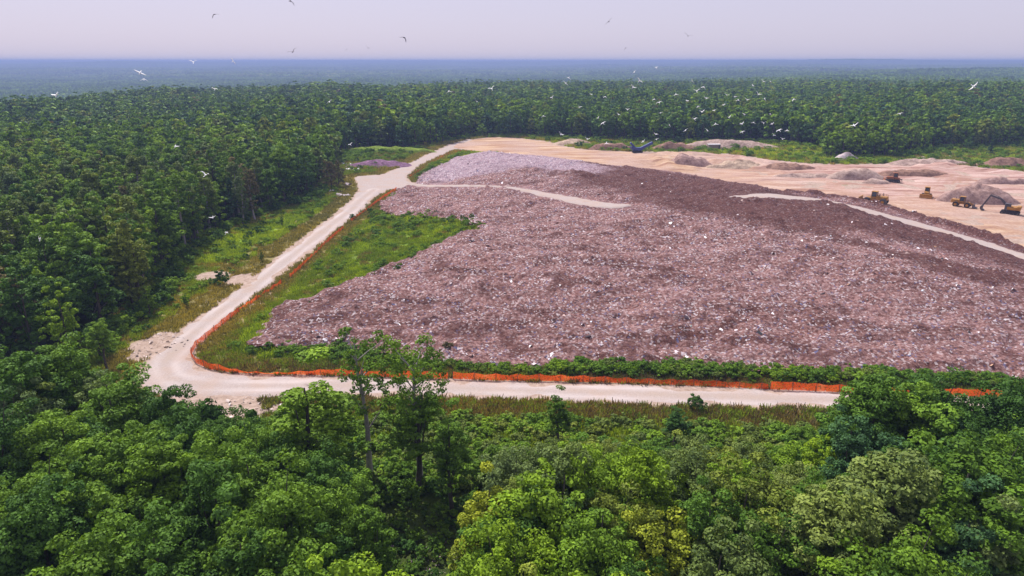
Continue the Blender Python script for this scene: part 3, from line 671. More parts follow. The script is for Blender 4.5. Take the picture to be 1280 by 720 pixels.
# ------------------------------------------------------------------ the two slender trees and the bare trees
def slender(u,v,ht,wd,seed,label,low=False):
    x,y=P0(u,v,ht); p=proto('slender%d'%seed,seed,ht,wd,'sparse',105 if not low else 150,34,.24,limbs=15 if not low else 18,bark=BARKP)
    r=empty('poplar_tree',(x,y,-.05)); ob('trunk',p.trunk,r); c=ob('crown',p.crown,r); obmat(c,LM['mid'])
    tag(r,label,'tree','slender trees standing clear of the wood')
slender(450,414,17,4.6,501,'left of two tall slender pale trunked trees, with thin tufts of leaves')
slender(515,424,16.5,5.2,503,'right of two tall slender trees, fuller and leafier',True)
x,y=P0(513,505,11); 
def bare(u,v,ht,seed,label):
    rng=random.Random(seed); x,y=P0(u,v,ht); parts=[]
    def br(p,d,l,r,dep):
        q=p+d*l; parts.append(tube([p,(p+q)/2+np.array([rng.uniform(-.1,.1)*l*.4,0,0]),q],[r,r*.8,r*.55],5))
        if dep==0: return
        for k in range(3 if dep>1 else 4):
            dd=d*.8+np.array([rng.uniform(-.7,.7),rng.uniform(-.7,.7),rng.uniform(.0,.5)]); dd/=np.linalg.norm(dd)
            br(p+d*l*rng.uniform(.55,1),dd,l*rng.uniform(.5,.75),r*.5,dep-1)
    br(np.zeros(3),np.array([0,0.,1]),ht*.42,.13,4)
    V,Q=joinvq(parts); o=ob('bare_tree',npmesh('bare_tree',V,Q,mats=[BARKP])); o.location=(x,y,0); tag(o,label,'tree','leafless trees in the foreground wood')
bare(150,530,12,1,'dead leafless grey tree among the crowns below the road bend')
bare(322,532,11,2,'dead leafless grey tree left of the tall full dark green tree')

# ------------------------------------------------------------------ ground cover (stuff)
def tuft(seed,n,w,hh,lw,mt):
    rng=np.random.default_rng(seed); a=rng.random(n)*6.283; r=w*.5*np.sqrt(rng.random(n)); b=np.stack([r*np.cos(a),r*np.sin(a),np.zeros(n)],1)
    d=np.stack([np.cos(a)*.35,np.sin(a)*.35,np.ones(n)],1)+rng.normal(size=(n,3))*.25; hgt=hh*(.5+.6*rng.random(n))[:,None]
    s=rng.normal(size=(n,3)); s[:,2]*=.2; s/=np.linalg.norm(s,axis=1)[:,None]; s*=lw
    V=np.stack([b-s,b+s,b+d*hgt+s*.7,b+d*hgt-s*.3],1).reshape(-1,3)
    return npmesh('tuft%d'%seed,V,np.arange(n*4).reshape(-1,4),{'tint':('FLOAT','FACE',rng.random(n))},False,[mt])
TCOL={'grass_lush':(.27,.37,.035),'grass_green':(.19,.265,.034),'grass_dry':(.26,.23,.075),'grass_brown':(.22,.16,.08)}
TM={k:leafmat(k,v) for k,v in TCOL.items()}
cover=[tuft(600,60,1.0,.38,.05,TM['grass_lush']),tuft(601,60,1.1,.36,.05,TM['grass_green']),tuft(602,50,1.0,.34,.04,TM['grass_dry']),tuft(603,50,1.0,.42,.05,TM['grass_brown'])]
for p,tn in zip(MID['shrub'],('bright','mid','dark')): cover.append(joined(p,tn))
cover.append(joined(MID['shrub'][0],'olive'))
for p in cover[4:]: pass
pts=[];rr=[];ss=[];ii=[]
x,y=frust(120000,60,420,8,1.15)
sdr=sdist(x,y,ROAD); sdw=sdist(x,y,WASTE); sdf=sdist(x,y,FOOT); sdy=sdist(x,y,YARD); sdt=sdist(x,y,TREEFREE); sg=sdist(x,y,GREENM)
n1=fbm(x,y,3.2,4,101); n2=fbm(x,y,18,3,102)
rubd=np.full(x.shape,99.)
for u,v,r in RUB: p=P0(u,v); rubd=np.minimum(rubd,np.hypot(x-p[0],y-p[1])-r*.7)
keep=(sdr<-1.0)&(sdw<-.3)&(sdy<-1.5)&(sdt>-10)&(rubd>0)
rnd=RNG.random(len(x))
for i in np.nonzero(keep)[0]:
    flank=sdf[i]>2
    roadside=sdr[i]>-6
    if flank:
        k=(4 if n1[i]>.1 else 5) if (rnd[i]<.045+.07*max(0,n2[i])) else (0 if n1[i]>.15 else 1 if n1[i]>-.4 else 2)
        if roadside: k=2 if rnd[i]<.5 else 1
    elif y[i]<96 and x[i]>-50:
        k=(3 if rnd[i]<.45 else 2 if rnd[i]<.7 else 1) if roadside else (7 if rnd[i]<.14 else 4 if rnd[i]<.22 else 5 if rnd[i]<.28 else 1 if rnd[i]<.7 else 0)
    elif sdy[i]>-90 and y[i]>200 and x[i]>60:
        if rnd[i]<.45: continue
        k=4 if rnd[i]<.5 else 5 if rnd[i]<.52 else 0 if n1[i]>.15 else 1 if n1[i]>-.15 else 2
    else:
        k=2 if roadside else (4 if rnd[i]<.06 else 6 if rnd[i]<.07 else 0 if sg[i]+6*n1[i]>0 else 1 if n1[i]>0 else 2)
    s=(.8+.7*rnd[(i*7)%len(rnd)])*(1 if k<4 else .38+.25*rnd[(i*3)%len(rnd)])*(1+max(0,(y[i]-150))/260)
    pts.append((x[i],y[i])); rr.append(rnd[i]*60); ss.append((s,s,s*(.8 if k>=4 else 1))); ii.append(k)
# the band of scrub along the front foot of the mound and the fringe of the bank
def band(line,w,n,ks,s0,s1):
    line=np.array(line); seg=np.hypot(*np.diff(line,axis=0).T); cum=np.r_[0,np.cumsum(seg)]
    for _ in range(n):
        d=random.random()*cum[-1]; j=min(len(seg)-1,int(np.searchsorted(cum,d)-1)); f=(d-cum[j])/seg[j]
        px,py=line[j]*(1-f)+line[j+1]*f; pts.append((px+random.gauss(0,w),py+random.gauss(0,w))); rr.append(random.random()*6); s=random.uniform(s0,s1); ss.append((s,s,s)); ii.append(random.choice(ks))
band(GP([(690,466),(760,464),(880,468),(1000,472),(1100,476),(1200,480),(1262,482)]),.8,420,[5,4,4,7],.42,.8)
band(GP([(500,455),(580,462),(690,468)]),.7,110,[5,7,4],.3,.55)
band(GP([(330,437),(400,444),(470,448),(520,455)]),1.2,110,[5,4,4],.3,.6)
band(GP([(478,272),(520,268),(570,274),(605,282),(560,304),(500,335),(430,370),(380,388)]),1.6,130,[5,6,4,4],.25,.55)
band(GP([(425,205),(445,192),(500,190),(530,188)]),2.2,160,[4,4,0],.6,1.2)
band(GP([(520,226),(550,205),(590,192)]),1.2,90,[5,4,3],.4,.8)
for q in ([(160,440),(195,412),(238,374),(247,338),(264,320),(302,291),(337,275),(402,253),(428,240)],[(560,178),(600,170),(700,173),(830,178),(960,178),(1018,184)],[(1130,197),(1180,187),(1280,182),(1360,180)]):
    band([(P0(*p)[0]-(6.0 if p[1]>230 else 0),P0(*p)[1]+(2.5 if p[1]<230 else 1.5)) for p in q],1.3,170,[5,4,6],.55,1.05)
pts=np.array(pts); z=h(pts[:,0],pts[:,1])
scatter('meadow_growth',np.c_[pts,z-.03],rr,ss,ii,cover,'grass tufts and low scrub over the verges, meadow and mound bank','ground cover')
# undergrowth on the wood floor near the hollow
x,y=frust(2600,28,80,4); k=(sdist(x,y,TREEFREE)<2)&(sdr[:1].size>0); x,y=x[k],y[k]; n=len(x)
hd=np.hypot(x-hole[0],y-hole[1])
scatter('undergrowth',np.c_[x,y,h(x,y)],RNG.random(n)*6,np.repeat((.35+.5*RNG.random(n))[:,None],3,1)*np.where(hd<9,.7,1)[:,None],RNG.integers(0,3,n),[joined(MID['shrub'][0],'dark'),joined(MID['shrub'][1],'mid'),joined(MID['shrub'][2],'bright')],'dim undergrowth on the wood floor in the foreground','ground cover')
# rubble by the road and in the hollow
STONE=[(.58,.47,.43,4),(.42,.33,.30,5),(.25,.19,.16,4),(.68,.60,.58,1)]
def chunks(name,cs,label,pal,size):
    X=[];Y=[]
    for u,v,r,n in cs:
        p=P0(u,v); a=RNG.random(n)*6.28; d=r*np.sqrt(RNG.random(n)); X.append(p[0]+d*np.cos(a)); Y.append(p[1]+d*np.sin(a)*.8)
    litter(name,np.concatenate(X),np.concatenate(Y),h,size,pal,label)
chunks('rubble',[(188,432,5.5,150),(205,421,3,70),(172,446,3,60),(300,515,5,150),(260,512,4,110),(350,512,3,60),(225,505,3,50)],'pale broken stones on the banks of the road bend',STONE,.22)
chunks('hollow_litter',[(500,705,3.5,90),(560,700,3,60)],'pinkish scraps scattered in the dark hollow at the bottom',[(.42,.30,.35,3),(.26,.18,.22,3)],.16)
chunks('white_rubble',[(441,213,3.4,160),(434,206,2.2,60)],'bright white scraps by the reddish tree at the junction',[(.85,.83,.88,3),(.7,.66,.72,1)],.7)
chunks('broken_stone',[(432,231,1.8,45),(422,240,3,45),(462,214,1.2,16),(430,245,2,30)],'grey and white stones left of the junction',[(.6,.56,.58,2),(.4,.34,.36,3)],.7)

# ------------------------------------------------------------------ heaps
def heap(name,u,v,wpx,hm,label,m,depth=.6,rough=.25,seed=0,rz=0,cat='heap'):
    x,y,z=G(u,v); d=proj(x,y,z)[2]; hm*=.8; rx=wpx/2*d/F; ry=rx*depth
    nr,na=16,48; V=[(0,0,0)];Q=[]
    X=[];Y=[]
    for i in range(nr+1):
        for j in range(na):
            a=j*2*math.pi/na; r=i/nr; k=1+.14*math.sin(a*2+seed)+.09*math.sin(a*3+seed*2.1)
            X.append(math.cos(a)*r*rx*k); Y.append(math.sin(a)*r*ry*k)
    X=np.array(X);Y=np.array(Y); rn=np.repeat(np.arange(nr+1)/nr,na)
    Z=hm*(1-rn**(1.35 if m in (HT,HW,HP) else 2.3))*(1+.25*fbm(X+seed*9,Y,rx*.5,2,seed))+rough*1.5*fbm(X+seed*31,Y,2.6,4,seed+1)*(1-rn**3)-.25*rn**4
    Q=[(i*na+j,i*na+(j+1)%na,(i+1)*na+(j+1)%na,(i+1)*na+j) for i in range(nr) for j in range(na)]
    o=ob(name,npmesh(name,np.stack([X,Y,Z],1),Q,mats=[m])); o.location=(x,y+ry*.3,z); o.rotation_euler.z=rz; tag(o,label,cat); return o
def heapmat(name,a,b,sc=.9):
    m,nt=mat(name); n=noise_node(nt,sc,6,.8); n2=noise_node(nt,.28,4,.7); out(nt,mix(nt,1,ramp(nt,n,[(.32,tuple(q*.7 for q in a)),(.68,b)]),ramp(nt,n2,[(.35,(.62,.58,.58)),(.6,(1.05,1.05,1.05))]),'MULTIPLY'),.95,bump=n,bstr=.9,bdist=.4,spec=.08); return m
HT=heapmat('tan_sand',(.46,.33,.24),(.64,.50,.38)); HB=heapmat('brown_soil',(.20,.11,.08),(.40,.25,.19)); HG=heapmat('pale_gravel',(.38,.26,.21),(.60,.46,.40)); HM=heapmat('mixed_rubble',(.25,.145,.125),(.50,.35,.31),.6); HW=heapmat('whitish_gravel',(.46,.38,.39),(.62,.54,.55)); HP=heapmat('dark_purplish_mulch',(.11,.055,.10),(.33,.19,.30)); HGR=heapmat('green_bank',(.12,.19,.02),(.26,.36,.05))
HEAPS=[('sand_heap',715,181,52,4.6,'smooth tan sand heap at the left back of the yard',HT,.5,.12),
('soil_heap',763,187,54,3.8,'reddish brown soil heap left of the blue screening machine',HB,.45,.5),
('soil_heap',845,187,62,3.6,'brown soil heap right of the blue screening machine',HB,.4,.5),
('gravel_heap',915,185,128,4.6,'long pale gravel heap at the back of the yard behind the container',HG,.26,.35),
('rubble_heap',862,208,66,5.2,'rough rubble heap in the yard in front of the soil heap',HM,.5,.6),
('spoil_heap',922,210,90,4.0,'low tan spoil bank with weeds right of the rough heap',HT,.35,.7),
('spoil_heap',985,212,80,3.0,'weedy brown spoil ridge in the middle of the yard',HB,.3,.6),
('gravel_heap',1057,200,36,4.2,'small whitish gravel cone below the clump of bright trees',HW,.6,.12),
('gravel_heap',1074,224,70,4.6,'pinkish gravel heap with the bulldozer working at its right end',HG,.5,.3),
('gravel_heap',1098,230,34,2.4,'small gravel cone in front of the bulldozer heap',HG,.6,.15),
('soil_heap',1140,220,110,2.8,'brown cut bank behind the bulldozer',HB,.22,.5),
('rubble_heap',1225,253,116,5.6,'large grey purple rubble heap behind the excavator',HM,.42,.8),
('gravel_heap',1160,206,120,2.6,'low pale spoil bank along the back of the yard',HG,.22,.5),
('soil_heap',1255,230,90,2.2,'low brown spoil bank near the right edge of the yard',HM,.25,.5),
('mulch_heap',474,208,84,3.0,'dark purple mulch heap in the clearing by the junction',HP,.6,.3),
('rubble_heap',1010,222,80,2.0,'low pinkish ridge in the middle of the yard',HG,.3,.5),
('soil_heap',1260,208,90,3.2,'brown and green overgrown spoil bank at right back',HB,.3,.6)]
for i,a in enumerate(HEAPS): heap(a[0],a[1],a[2],a[3],a[4],a[5],a[6],a[7],a[8],seed=i)
x,y,z=G(480,193)
heap('grass_bank',484,191,110,3.6,'bright green overgrown bank behind the purple mulch heap',HGR,.22,.5,seed=33,cat='bank')

# ------------------------------------------------------------------ orange fences
FM,nt=mat('orange_fence_mesh'); n=noise_node(nt,.6,4,.6); cc=ramp(nt,n,[(.3,(.70,.085,.018)),(.55,(.90,.15,.03)),(.8,(.92,.30,.12))])
d=N(nt,'ShaderNodeBsdfDiffuse'); L(nt,cc,d.inputs[0]); t_=N(nt,'ShaderNodeBsdfTranslucent'); L(nt,cc,t_.inputs[0]); ms=N(nt,'ShaderNodeMixShader',inp={0:.45}); L(nt,d.outputs[0],ms.inputs[1]); L(nt,t_.outputs[0],ms.inputs[2])
nn_=noise_node(nt,5,3,.6); tp=N(nt,'ShaderNodeBsdfTransparent'); ms2=N(nt,'ShaderNodeMixShader'); L(nt,ramp(nt,nn_,[(.36,.85),(.5,.04)]),ms2.inputs[0]); L(nt,ms.outputs[0],ms2.inputs[1]); L(nt,tp.outputs[0],ms2.inputs[2]); o_=N(nt,'ShaderNodeOutputMaterial'); L(nt,ms2.outputs[0],o_.inputs[0])
POSTM=simple('fence_post_wood',(.20,.12,.09),.9,.1,.3,3)
def fence(line,ht,sag,label,seed):
    line=np.array(line); rg=random.Random(seed); seg=np.hypot(*np.diff(line,axis=0).T); cum=np.r_[0,np.cumsum(seg)]; n=int(cum[-1]/.5)
    post=max(3.0,cum[-1]/60); r=empty('orange_fence',(line[0][0],line[0][1],float(h(line[:1,0],line[:1,1])[0]))); ox,oy,oz=r.location
    tag(r,label,'fence','orange safety fences along the road')
    V=[];Q=[]
    for i in range(n+1):
        dd=cum[-1]*i/n; j=min(len(seg)-1,max(0,int(np.searchsorted(cum,dd)-1))); f=(dd-cum[j])/max(seg[j],1e-6); px,py=line[j]*(1-f)+line[j+1]*f
        tx,ty=(line[j+1]-line[j])/max(seg[j],1e-6); z=float(h(np.array([px]),np.array([py]))[0])
        ph=(dd%post)/post; sg_=math.sin(ph*math.pi)*sag*(.5+vnoise(dd/9.,seed*3.)*.8+.3)
        coll=max(0.,float(vnoise(dd/13.,seed*7.+2)))*sag*2.2
        lean=.12*float(vnoise(dd/4.,seed))+coll*.8; top=max(.35,ht-sg_-coll*.9)
        for k in range(4):
            f2=k/3; V.append((px-ty*lean*f2*f2+.05*float(vnoise(dd*1.3,k*5.))-ox,py+tx*lean*f2*f2-oy,z+.06+(top-.06)*f2-oz))
        if i<n:
            for k in range(3): b=i*4+k; Q.append((b,b+4,b+5,b+1))
    ob('netting',npmesh('netting',V,Q,mats=[FM]),r)
    pv,pq=tube([(0,0,-.2),(0,0,.6),(0,0,1.25)],[.045,.045,.04],6); pm=npmesh('fence_post',pv,pq,mats=[POSTM])
    dd=0
    while dd<=cum[-1]:
        j=min(len(seg)-1,max(0,int(np.searchsorted(cum,dd)-1))); f=(dd-cum[j])/max(seg[j],1e-6); px,py=line[j]*(1-f)+line[j+1]*f
        o=ob('post',pm,r); o.location=(px-ox,py-oy,float(h(np.array([px]),np.array([py]))[0])-oz); o.rotation_euler=(rg.uniform(-.06,.06),rg.uniform(-.06,.06),0); o.scale=(1,1,rg.uniform(.85,1.05)); dd+=post
fence([P0(*p) for p in [(560,474),(500,472),(430,470),(340,468),(290,466),(262,462),(246,455),(239,446),(243,436),(260,422),(280,405),(300,390)]],1.15,.3,'orange netting fence curving round the inside of the road bend',1)
fence([P0(*p) for p in [(303,388),(330,369),(353,355)]],1.25,.45,'sagging stretch of orange fence just above the road bend',2)
fence([P0(*p) for p in [(362,348),(376,336),(392,320),(408,305),(430,286)]],1.2,.5,'bent stretch of orange fence midway up the left road',3)
fence([P0(*p) for p in [(439,278),(460,263),(478,249),(496,238)]],1.3,.25,'uppermost stretch of orange fence reaching the track junction',4)
fence([P0(*p) for p in [(566,474),(620,476),(700,477),(800,480),(881,483),(960,487)]],1.15,.25,'orange fence along the front road in the centre of the photo',5)
fence([P0(*p) for p in [(962,487),(1062,491),(1160,494),(1256,498)]],1.25,.18,'orange fence along the front road at right behind tall trees',6)
fence([P0(*p) for p in [(512,222),(530,210),(548,199),(566,190),(590,189)]],1.0,.5,'faded far orange fence between the mulch clearing and the yard',7)

# ------------------------------------------------------------------ machines
YEL=simple('worn_yellow_paint',(.36,.17,.03),.55,.4,.3,1.2); ORG=simple('rusty_orange_paint',(.28,.10,.04),.6,.4,.3,1.2)
BLK=simple('black_rubber',(.035,.03,.035),.85,.2,.3,3); STL=simple('dark_steel',(.09,.08,.09),.5,.5,.3,2,.3); GLS=simple('tinted_glass',(.05,.06,.08),.12,.6,.1,2); BLU=simple('blue_machine_paint',(.035,.05,.20),.5,.4,.3,1.5); WHT=simple('white_panel',(.72,.70,.74),.5,.4,.1,1); GRY=simple('container_greybrown',(.30,.22,.21),.7,.3,.2,1)
class MB:
    def __init__(s): s.bm=bmesh.new()
    def box(s,cx,cy,cz,sx,sy,sz,rot=None,bev=.05,taper=None):
        r=bmesh.ops.create_cube(s.bm,size=1); vs=r['verts']
        for v in vs:
            if taper and v.co.z>0: v.co.x*=taper[0]; v.co.y*=taper[1]
        bmesh.ops.scale(s.bm,vec=(sx,sy,sz),verts=vs)
        if bev: 
            es=list({e for v in vs for e in v.link_edges}); rb=bmesh.ops.bevel(s.bm,geom=es,offset=min(bev,min(sx,sy,sz)*.3),segments=1,affect='EDGES'); vs=list({v for f in rb['faces'] for v in f.verts}|{v for v in vs if v.is_valid})
        m=Matrix.Translation((cx,cy,cz))
        if rot: m=m@Matrix.Rotation(rot[1],4,rot[0])
        bmesh.ops.transform(s.bm,matrix=m,verts=vs); return s
    def cyl(s,cx,cy,cz,r,l,axis='Y',n=20,r2=None):
        rr_=bmesh.ops.create_cone(s.bm,cap_ends=True,segments=n,radius1=r,radius2=r if r2 is None else r2,depth=l)
        m=Matrix.Translation((cx,cy,cz))
        if axis=='Y': m=m@Matrix.Rotation(math.pi/2,4,'X')
        if axis=='X': m=m@Matrix.Rotation(math.pi/2,4,'Y')
        bmesh.ops.transform(s.bm,matrix=m,verts=rr_['verts']); return s
    def bar(s,a,b,w,hh=None):
        a=Vector(a);b=Vector(b);d=b-a; r=bmesh.ops.create_cube(s.bm,size=1); bmesh.ops.scale(s.bm,vec=(w,hh or w,d.length),verts=r['verts'])
        q=d.to_track_quat('Z','Y').to_matrix().to_4x4(); bmesh.ops.transform(s.bm,matrix=Matrix.Translation((a+b)/2)@q,verts=r['verts']); return s
    def prism(s,pts,y0,y1):
        a=[s.bm.verts.new((p[0],y0,p[1])) for p in pts]; b=[s.bm.verts.new((p[0],y1,p[1])) for p in pts]; n=len(pts)
        s.bm.faces.new(a); s.bm.faces.new(b[::-1])
        for i in range(n): s.bm.faces.new((a[i],b[i],b[(i+1)%n],a[(i+1)%n]))
        return s
    def build(s,name,m,parent=None):
        bmesh.ops.recalc_face_normals(s.bm,faces=s.bm.faces); me=bpy.data.meshes.new(name); s.bm.to_mesh(me); s.bm.free(); me.materials.append(m); return ob(name,me,parent)
def spot(u,v): 
    x,y,z=G(u,v); return (x,y,z+.12)
def wheel(parent,x,y,r,w,cleat=False):
    b=MB().cyl(x,y,r,r,w,'Y',24)
    if cleat:
        for k in range(18):
            a=k*2*math.pi/18
            for q in (-.33,0,.33): b.box(x+math.cos(a)*r,y+q*w,r+math.sin(a)*r,.14,.16,.14,('Y',-a),bev=0)
    t=b.build('wheel',STL if cleat else BLK,parent); MB().cyl(x,y,r,r*.5,w+.06,'Y',16).build('rim',YEL,t); return t
def track(parent,y,x0,x1,r,w):
    n=10; pts=[(x0+math.cos(a)*r,r+math.sin(a)*r) for a in np.linspace(math.pi/2,3*math.pi/2,n)]+[(x1+math.cos(a)*r,r+math.sin(a)*r) for a in np.linspace(-math.pi/2,math.pi/2,n)]
    b=MB().prism(pts,y-w/2,y+w/2); L_=x1-x0
    for k in range(16):
        xx=x0+L_*k/15
        b.box(xx,y,2*r+.03,.10,w,.06,bev=0); b.box(xx,y,.0,.10,w,.05,bev=0)
    t=b.build('track',BLK,parent); g=MB()
    for k in range(5): g.cyl(x0+L_*k/4,y,r*.9 if k in(0,4) else r*.55,r*.6 if k in (0,4) else r*.33,w+.08,'Y',12)
    g.build('roller',STL,t)
def cab(parent,x,y,z,sx,sy,sz,m):
    c=MB().box(x,y,z+.15,sx,sy,.3).build('cab',m,parent); g=MB().box(x,y,z+sz*.52,sx*.9,sy*.9,sz*.72,bev=.04,taper=(.9,.9)).build('cab_window',GLS,c)
    f=MB()
    for i in (-1,1):
        for j in (-1,1): f.bar((x+i*sx*.46,y+j*sy*.46,z+.2),(x+i*sx*.42,y+j*sy*.42,z+sz*.93),.10)
    f.build('cab_frame',m,c); MB().box(x,y,z+sz*.96,sx*1.05,sy*1.05,.12).build('cab_roof',m,c)
# landfill compactor, side on
r=empty('landfill_compactor',spot(1094,255),R(-42),1.1); tag(r,'brownish yellow wheeled compactor standing nearest the dark berm','compactor')
MB().box(1.5,0,1.75,3.0,1.9,1.1,bev=.15,taper=(.95,.85)).box(-1.3,0,1.35,2.4,1.7,.7).box(.1,0,1.2,1.0,.9,.5).build('body',YEL,r)
for xx,yy in ((-2.1,-1.2),(-2.1,1.2),(2.1,-1.2),(2.1,1.2)): wheel(r,xx,yy,.85,.95,True)
cab(r,-.5,0,1.7,1.5,1.5,1.8,YEL); MB().box(-4.0,0,.95,.28,3.6,1.5,bev=.06).bar((-3.9,-.7,.9),(-2.3,-.7,1.1),.2).bar((-3.9,.7,.9),(-2.3,.7,1.1),.2).build('blade',YEL,r)
MB().cyl(1.6,.45,2.7,.09,.9,'Z',10).cyl(.9,-.4,2.65,.14,.6,'Z',10).build('exhaust_pipe',STL,r); b=MB()
for k in range(6): b.bar((.6+.5*k,-.8,2.3),(.6+.5*k,-.8,3.0),.07); 
b.bar((.6,-.8,3.0),(3.1,-.8,3.0),.07).build('guard_rail',YEL,r)
# bulldozer seen end on
def dozer(u,v,rz,label,m,s=1.0):
    r=empty('bulldozer',spot(u,v),rz,s); tag(r,label,'bulldozer')
    for yy in (-1.05,1.05): track(r,yy,-1.5,1.5,.48,.56)
    MB().box(1.0,0,1.35,2.0,1.3,1.0,bev=.12).box(-1.0,0,1.15,1.6,1.45,.7).build('body',m,r); cab(r,-.45,0,1.5,1.4,1.4,1.65,m)
    MB().prism([(2.5,.1),(2.75,.15),(2.62,.6),(2.7,1.25),(2.55,1.3),(2.45,.6)],-1.7,1.7).build('blade',m,r)
    MB().bar((2.5,-1.45,.5),(-.2,-1.45,.5),.16,.2).bar((2.5,1.45,.5),(-.2,1.45,.5),.16,.2).bar((2.5,-.4,1.1),(1.4,-.4,1.5),.12).bar((2.5,.4,1.1),(1.4,.4,1.5),.12).build('push_arm',STL,r)
    MB().bar((-1.8,0,1.1),(-2.5,0,.9),.3).bar((-2.5,0,1.2),(-2.6,0,.15),.16).build('ripper',STL,r); MB().cyl(1.2,.3,2.2,.07,.8,'Z',10).build('exhaust_pipe',STL,r)
dozer(1157.5,247,R(-124),'small bulldozer facing the camera between the compactor and the rubble heap',YEL,1.05)
dozer(1116,228,R(160),'dark rusty bulldozer pushing into the pinkish gravel heap',ORG,1.1)
# articulated loader
def loader(u,v,rz,label,m,s=1.0):
    r=empty('wheel_loader',spot(u,v),rz,s); tag(r,label,'wheel loader')
    MB().box(-1.9,0,1.7,2.4,1.7,1.1,bev=.15,taper=(.92,.85)).box(0,0,1.1,2.6,1.0,.5).box(1.4,0,1.2,1.1,1.3,.9).build('body',m,r)
    for xx in (-1.6,1.5):
        for yy in (-1.05,1.05): wheel(r,xx,yy,.78,.6)
    cab(r,-.15,0,1.5,1.5,1.4,1.75,m)
    MB().bar((1.2,-.45,1.7),(3.0,-.45,.8),.2,.32).bar((1.2,.45,1.7),(3.0,.45,.8),.2,.32).bar((1.3,0,1.5),(2.8,0,1.3),.14).build('lift_arm',m,r)
    MB().prism([(2.9,.15),(3.9,.1),(3.95,.2),(3.2,.35),(3.1,1.0),(3.5,1.35),(3.35,1.4),(2.85,1.0)],-1.35,1.35).build('bucket',STL,r); MB().cyl(-1.9,.4,2.5,.08,.6,'Z',10).build('exhaust_pipe',STL,r)
loader(1202,259,R(-45),'yellow wheel loader in front of the large rubble heap left of the excavator',YEL,.98)
loader(1111,193,R(-75),'tiny distant orange wheel loader beside the trees at the back of the yard',ORG,.95)
# excavator
r=empty('excavator',spot(1262,268),R(-40)); tag(r,'yellow excavator with dark raised boom reaching left beside the rubble heap','excavator')
for yy in (-1.15,1.15): track(r,yy,-1.9,1.9,.45,.6)
MB().box(0,0,.8,2.2,1.7,.5).cyl(0,0,1.1,.8,.25,'Z',20).build('undercarriage',STL,r)
MB().box(.7,0,1.75,3.3,2.5,1.0,bev=.15).box(1.9,0,2.2,1.2,2.4,.7,bev=.2).build('body',YEL,r); cab(r,-.75,-.7,1.3,1.5,1.0,1.75,STL)
MB().bar((-.6,.35,1.8),(-2.6,.35,3.9),.45,.55).bar((-2.6,.35,3.9),(-5.4,.35,4.7),.4,.48).build('boom',STL,r)
MB().bar((-5.3,.35,5.0),(-6.9,.35,1.5),.36,.42).build('stick',STL,r); MB().bar((-1.0,.75,1.7),(-2.8,.75,3.6),.14).bar((-3.0,.35,4.4),(-5.2,.35,5.2),.14).build('hydraulic_cylinder',STL,r)
MB().prism([(-6.7,1.6),(-7.3,1.5),(-7.5,.8),(-7.1,.25),(-6.3,.15),(-6.2,.35),(-6.8,.7),(-6.7,1.1)],-.2,.9).build('bucket',STL,r)
# blue screening plant
r=empty('screening_machine',spot(797,191),R(6),1.1); tag(r,'blue tracked screening machine with raised conveyors at the back of the yard','machine')
for yy in (-.9,.9): track(r,yy,-1.9,1.6,.4,.45)
MB().box(-.3,0,1.6,4.6,1.9,1.2,bev=.1).build('body',BLU,r); MB().prism([(-3.4,2.6),(-1.0,2.3),(-1.3,1.8),(-2.9,1.5)],-1.3,1.3).build('hopper',BLU,r)
MB().bar((.2,0,1.2),(6.4,0,4.2),1.2,1.0).build('conveyor',BLU,r); MB().bar((-1,0,1.6),(-3.4,0,4.3),1.1,.8).build('conveyor',BLU,r); MB().bar((4,.5,2.9),(2.4,.5,1.0),.12).bar((4,-.5,2.9),(2.4,-.5,1.0),.12).build('support_strut',STL,r)
# container
r=empty('site_container',spot(892,187),R(4)); tag(r,'small grey brown container in front of the long gravel heap','container')
b=MB().box(0,0,1.3,6.0,2.4,2.4,bev=.04)
for k in range(18): b.box(-2.7+k*.32,-1.22,1.3,.12,.08,2.1,bev=0)
b.build('body',GRY,r); MB().box(0,0,2.56,6.15,2.55,.12).build('roof',WHT,r); MB().box(2.4,-1.28,1.2,.9,.06,1.9,bev=0).build('door',STL,r)

# ------------------------------------------------------------------ gulls
GW=simple('gull_white_feathers',(.88,.88,.88),.6,.3,.03,3); GD=simple('gull_backlit_dark',(.16,.15,.17),.7,.2,.1,3)  # dark set: white gulls against the light, their shade put into the colour
def gull(up,bank,m):
    V=[];Q=[]
    body=[(-.30,.0),(-.22,.03),(-.05,.065),(.10,.07),(.19,.05),(.25,.045),(.30,.012)]
    v,q=tube([(bx,0,.02*math.sin(i)) for i,(bx,_) in enumerate(body)],[max(.008,b[1]) for b in body],8); V.append(v);Q.append(q)
    for s in (-1,1):
        z1=.19*up; z2=z1+.16*up-.10
        sec=[(0.02,.04*s,.02,.20),(.07,.30*s,z1+.02,.17),(.0,.52*s,z2+.03,.11),(-.10,.68*s,z2-.01,.02)]
        w=[]
        for (cx,cy,cz,ch) in sec: w+= [(cx+ch*.5,cy,cz),(cx,cy,cz+.018),(cx-ch*.5,cy,cz-.005),(cx,cy,cz-.004)]
        q=[]
        for i in range(3):
            for k in range(4): q.append((i*4+k,i*4+(k+1)%4,(i+1)*4+(k+1)%4,(i+1)*4+k))
        V.append(np.array(w));Q.append(np.array(q))
    t=np.array([(-.24,-.02,.01),(-.24,.02,.01),(-.40,.08,.0),(-.40,-.08,.0)]); V.append(t);Q.append(np.array([(0,1,2,3)]))
    VV,QQ=joinvq(list(zip(V,Q))); c,s_=math.cos(bank),math.sin(bank); y=VV[:,1]*c-VV[:,2]*s_; z=VV[:,1]*s_+VV[:,2]*c; VV=np.stack([VV[:,0],y,z],1)
    return npmesh('gull',VV,QQ,mats=[m])
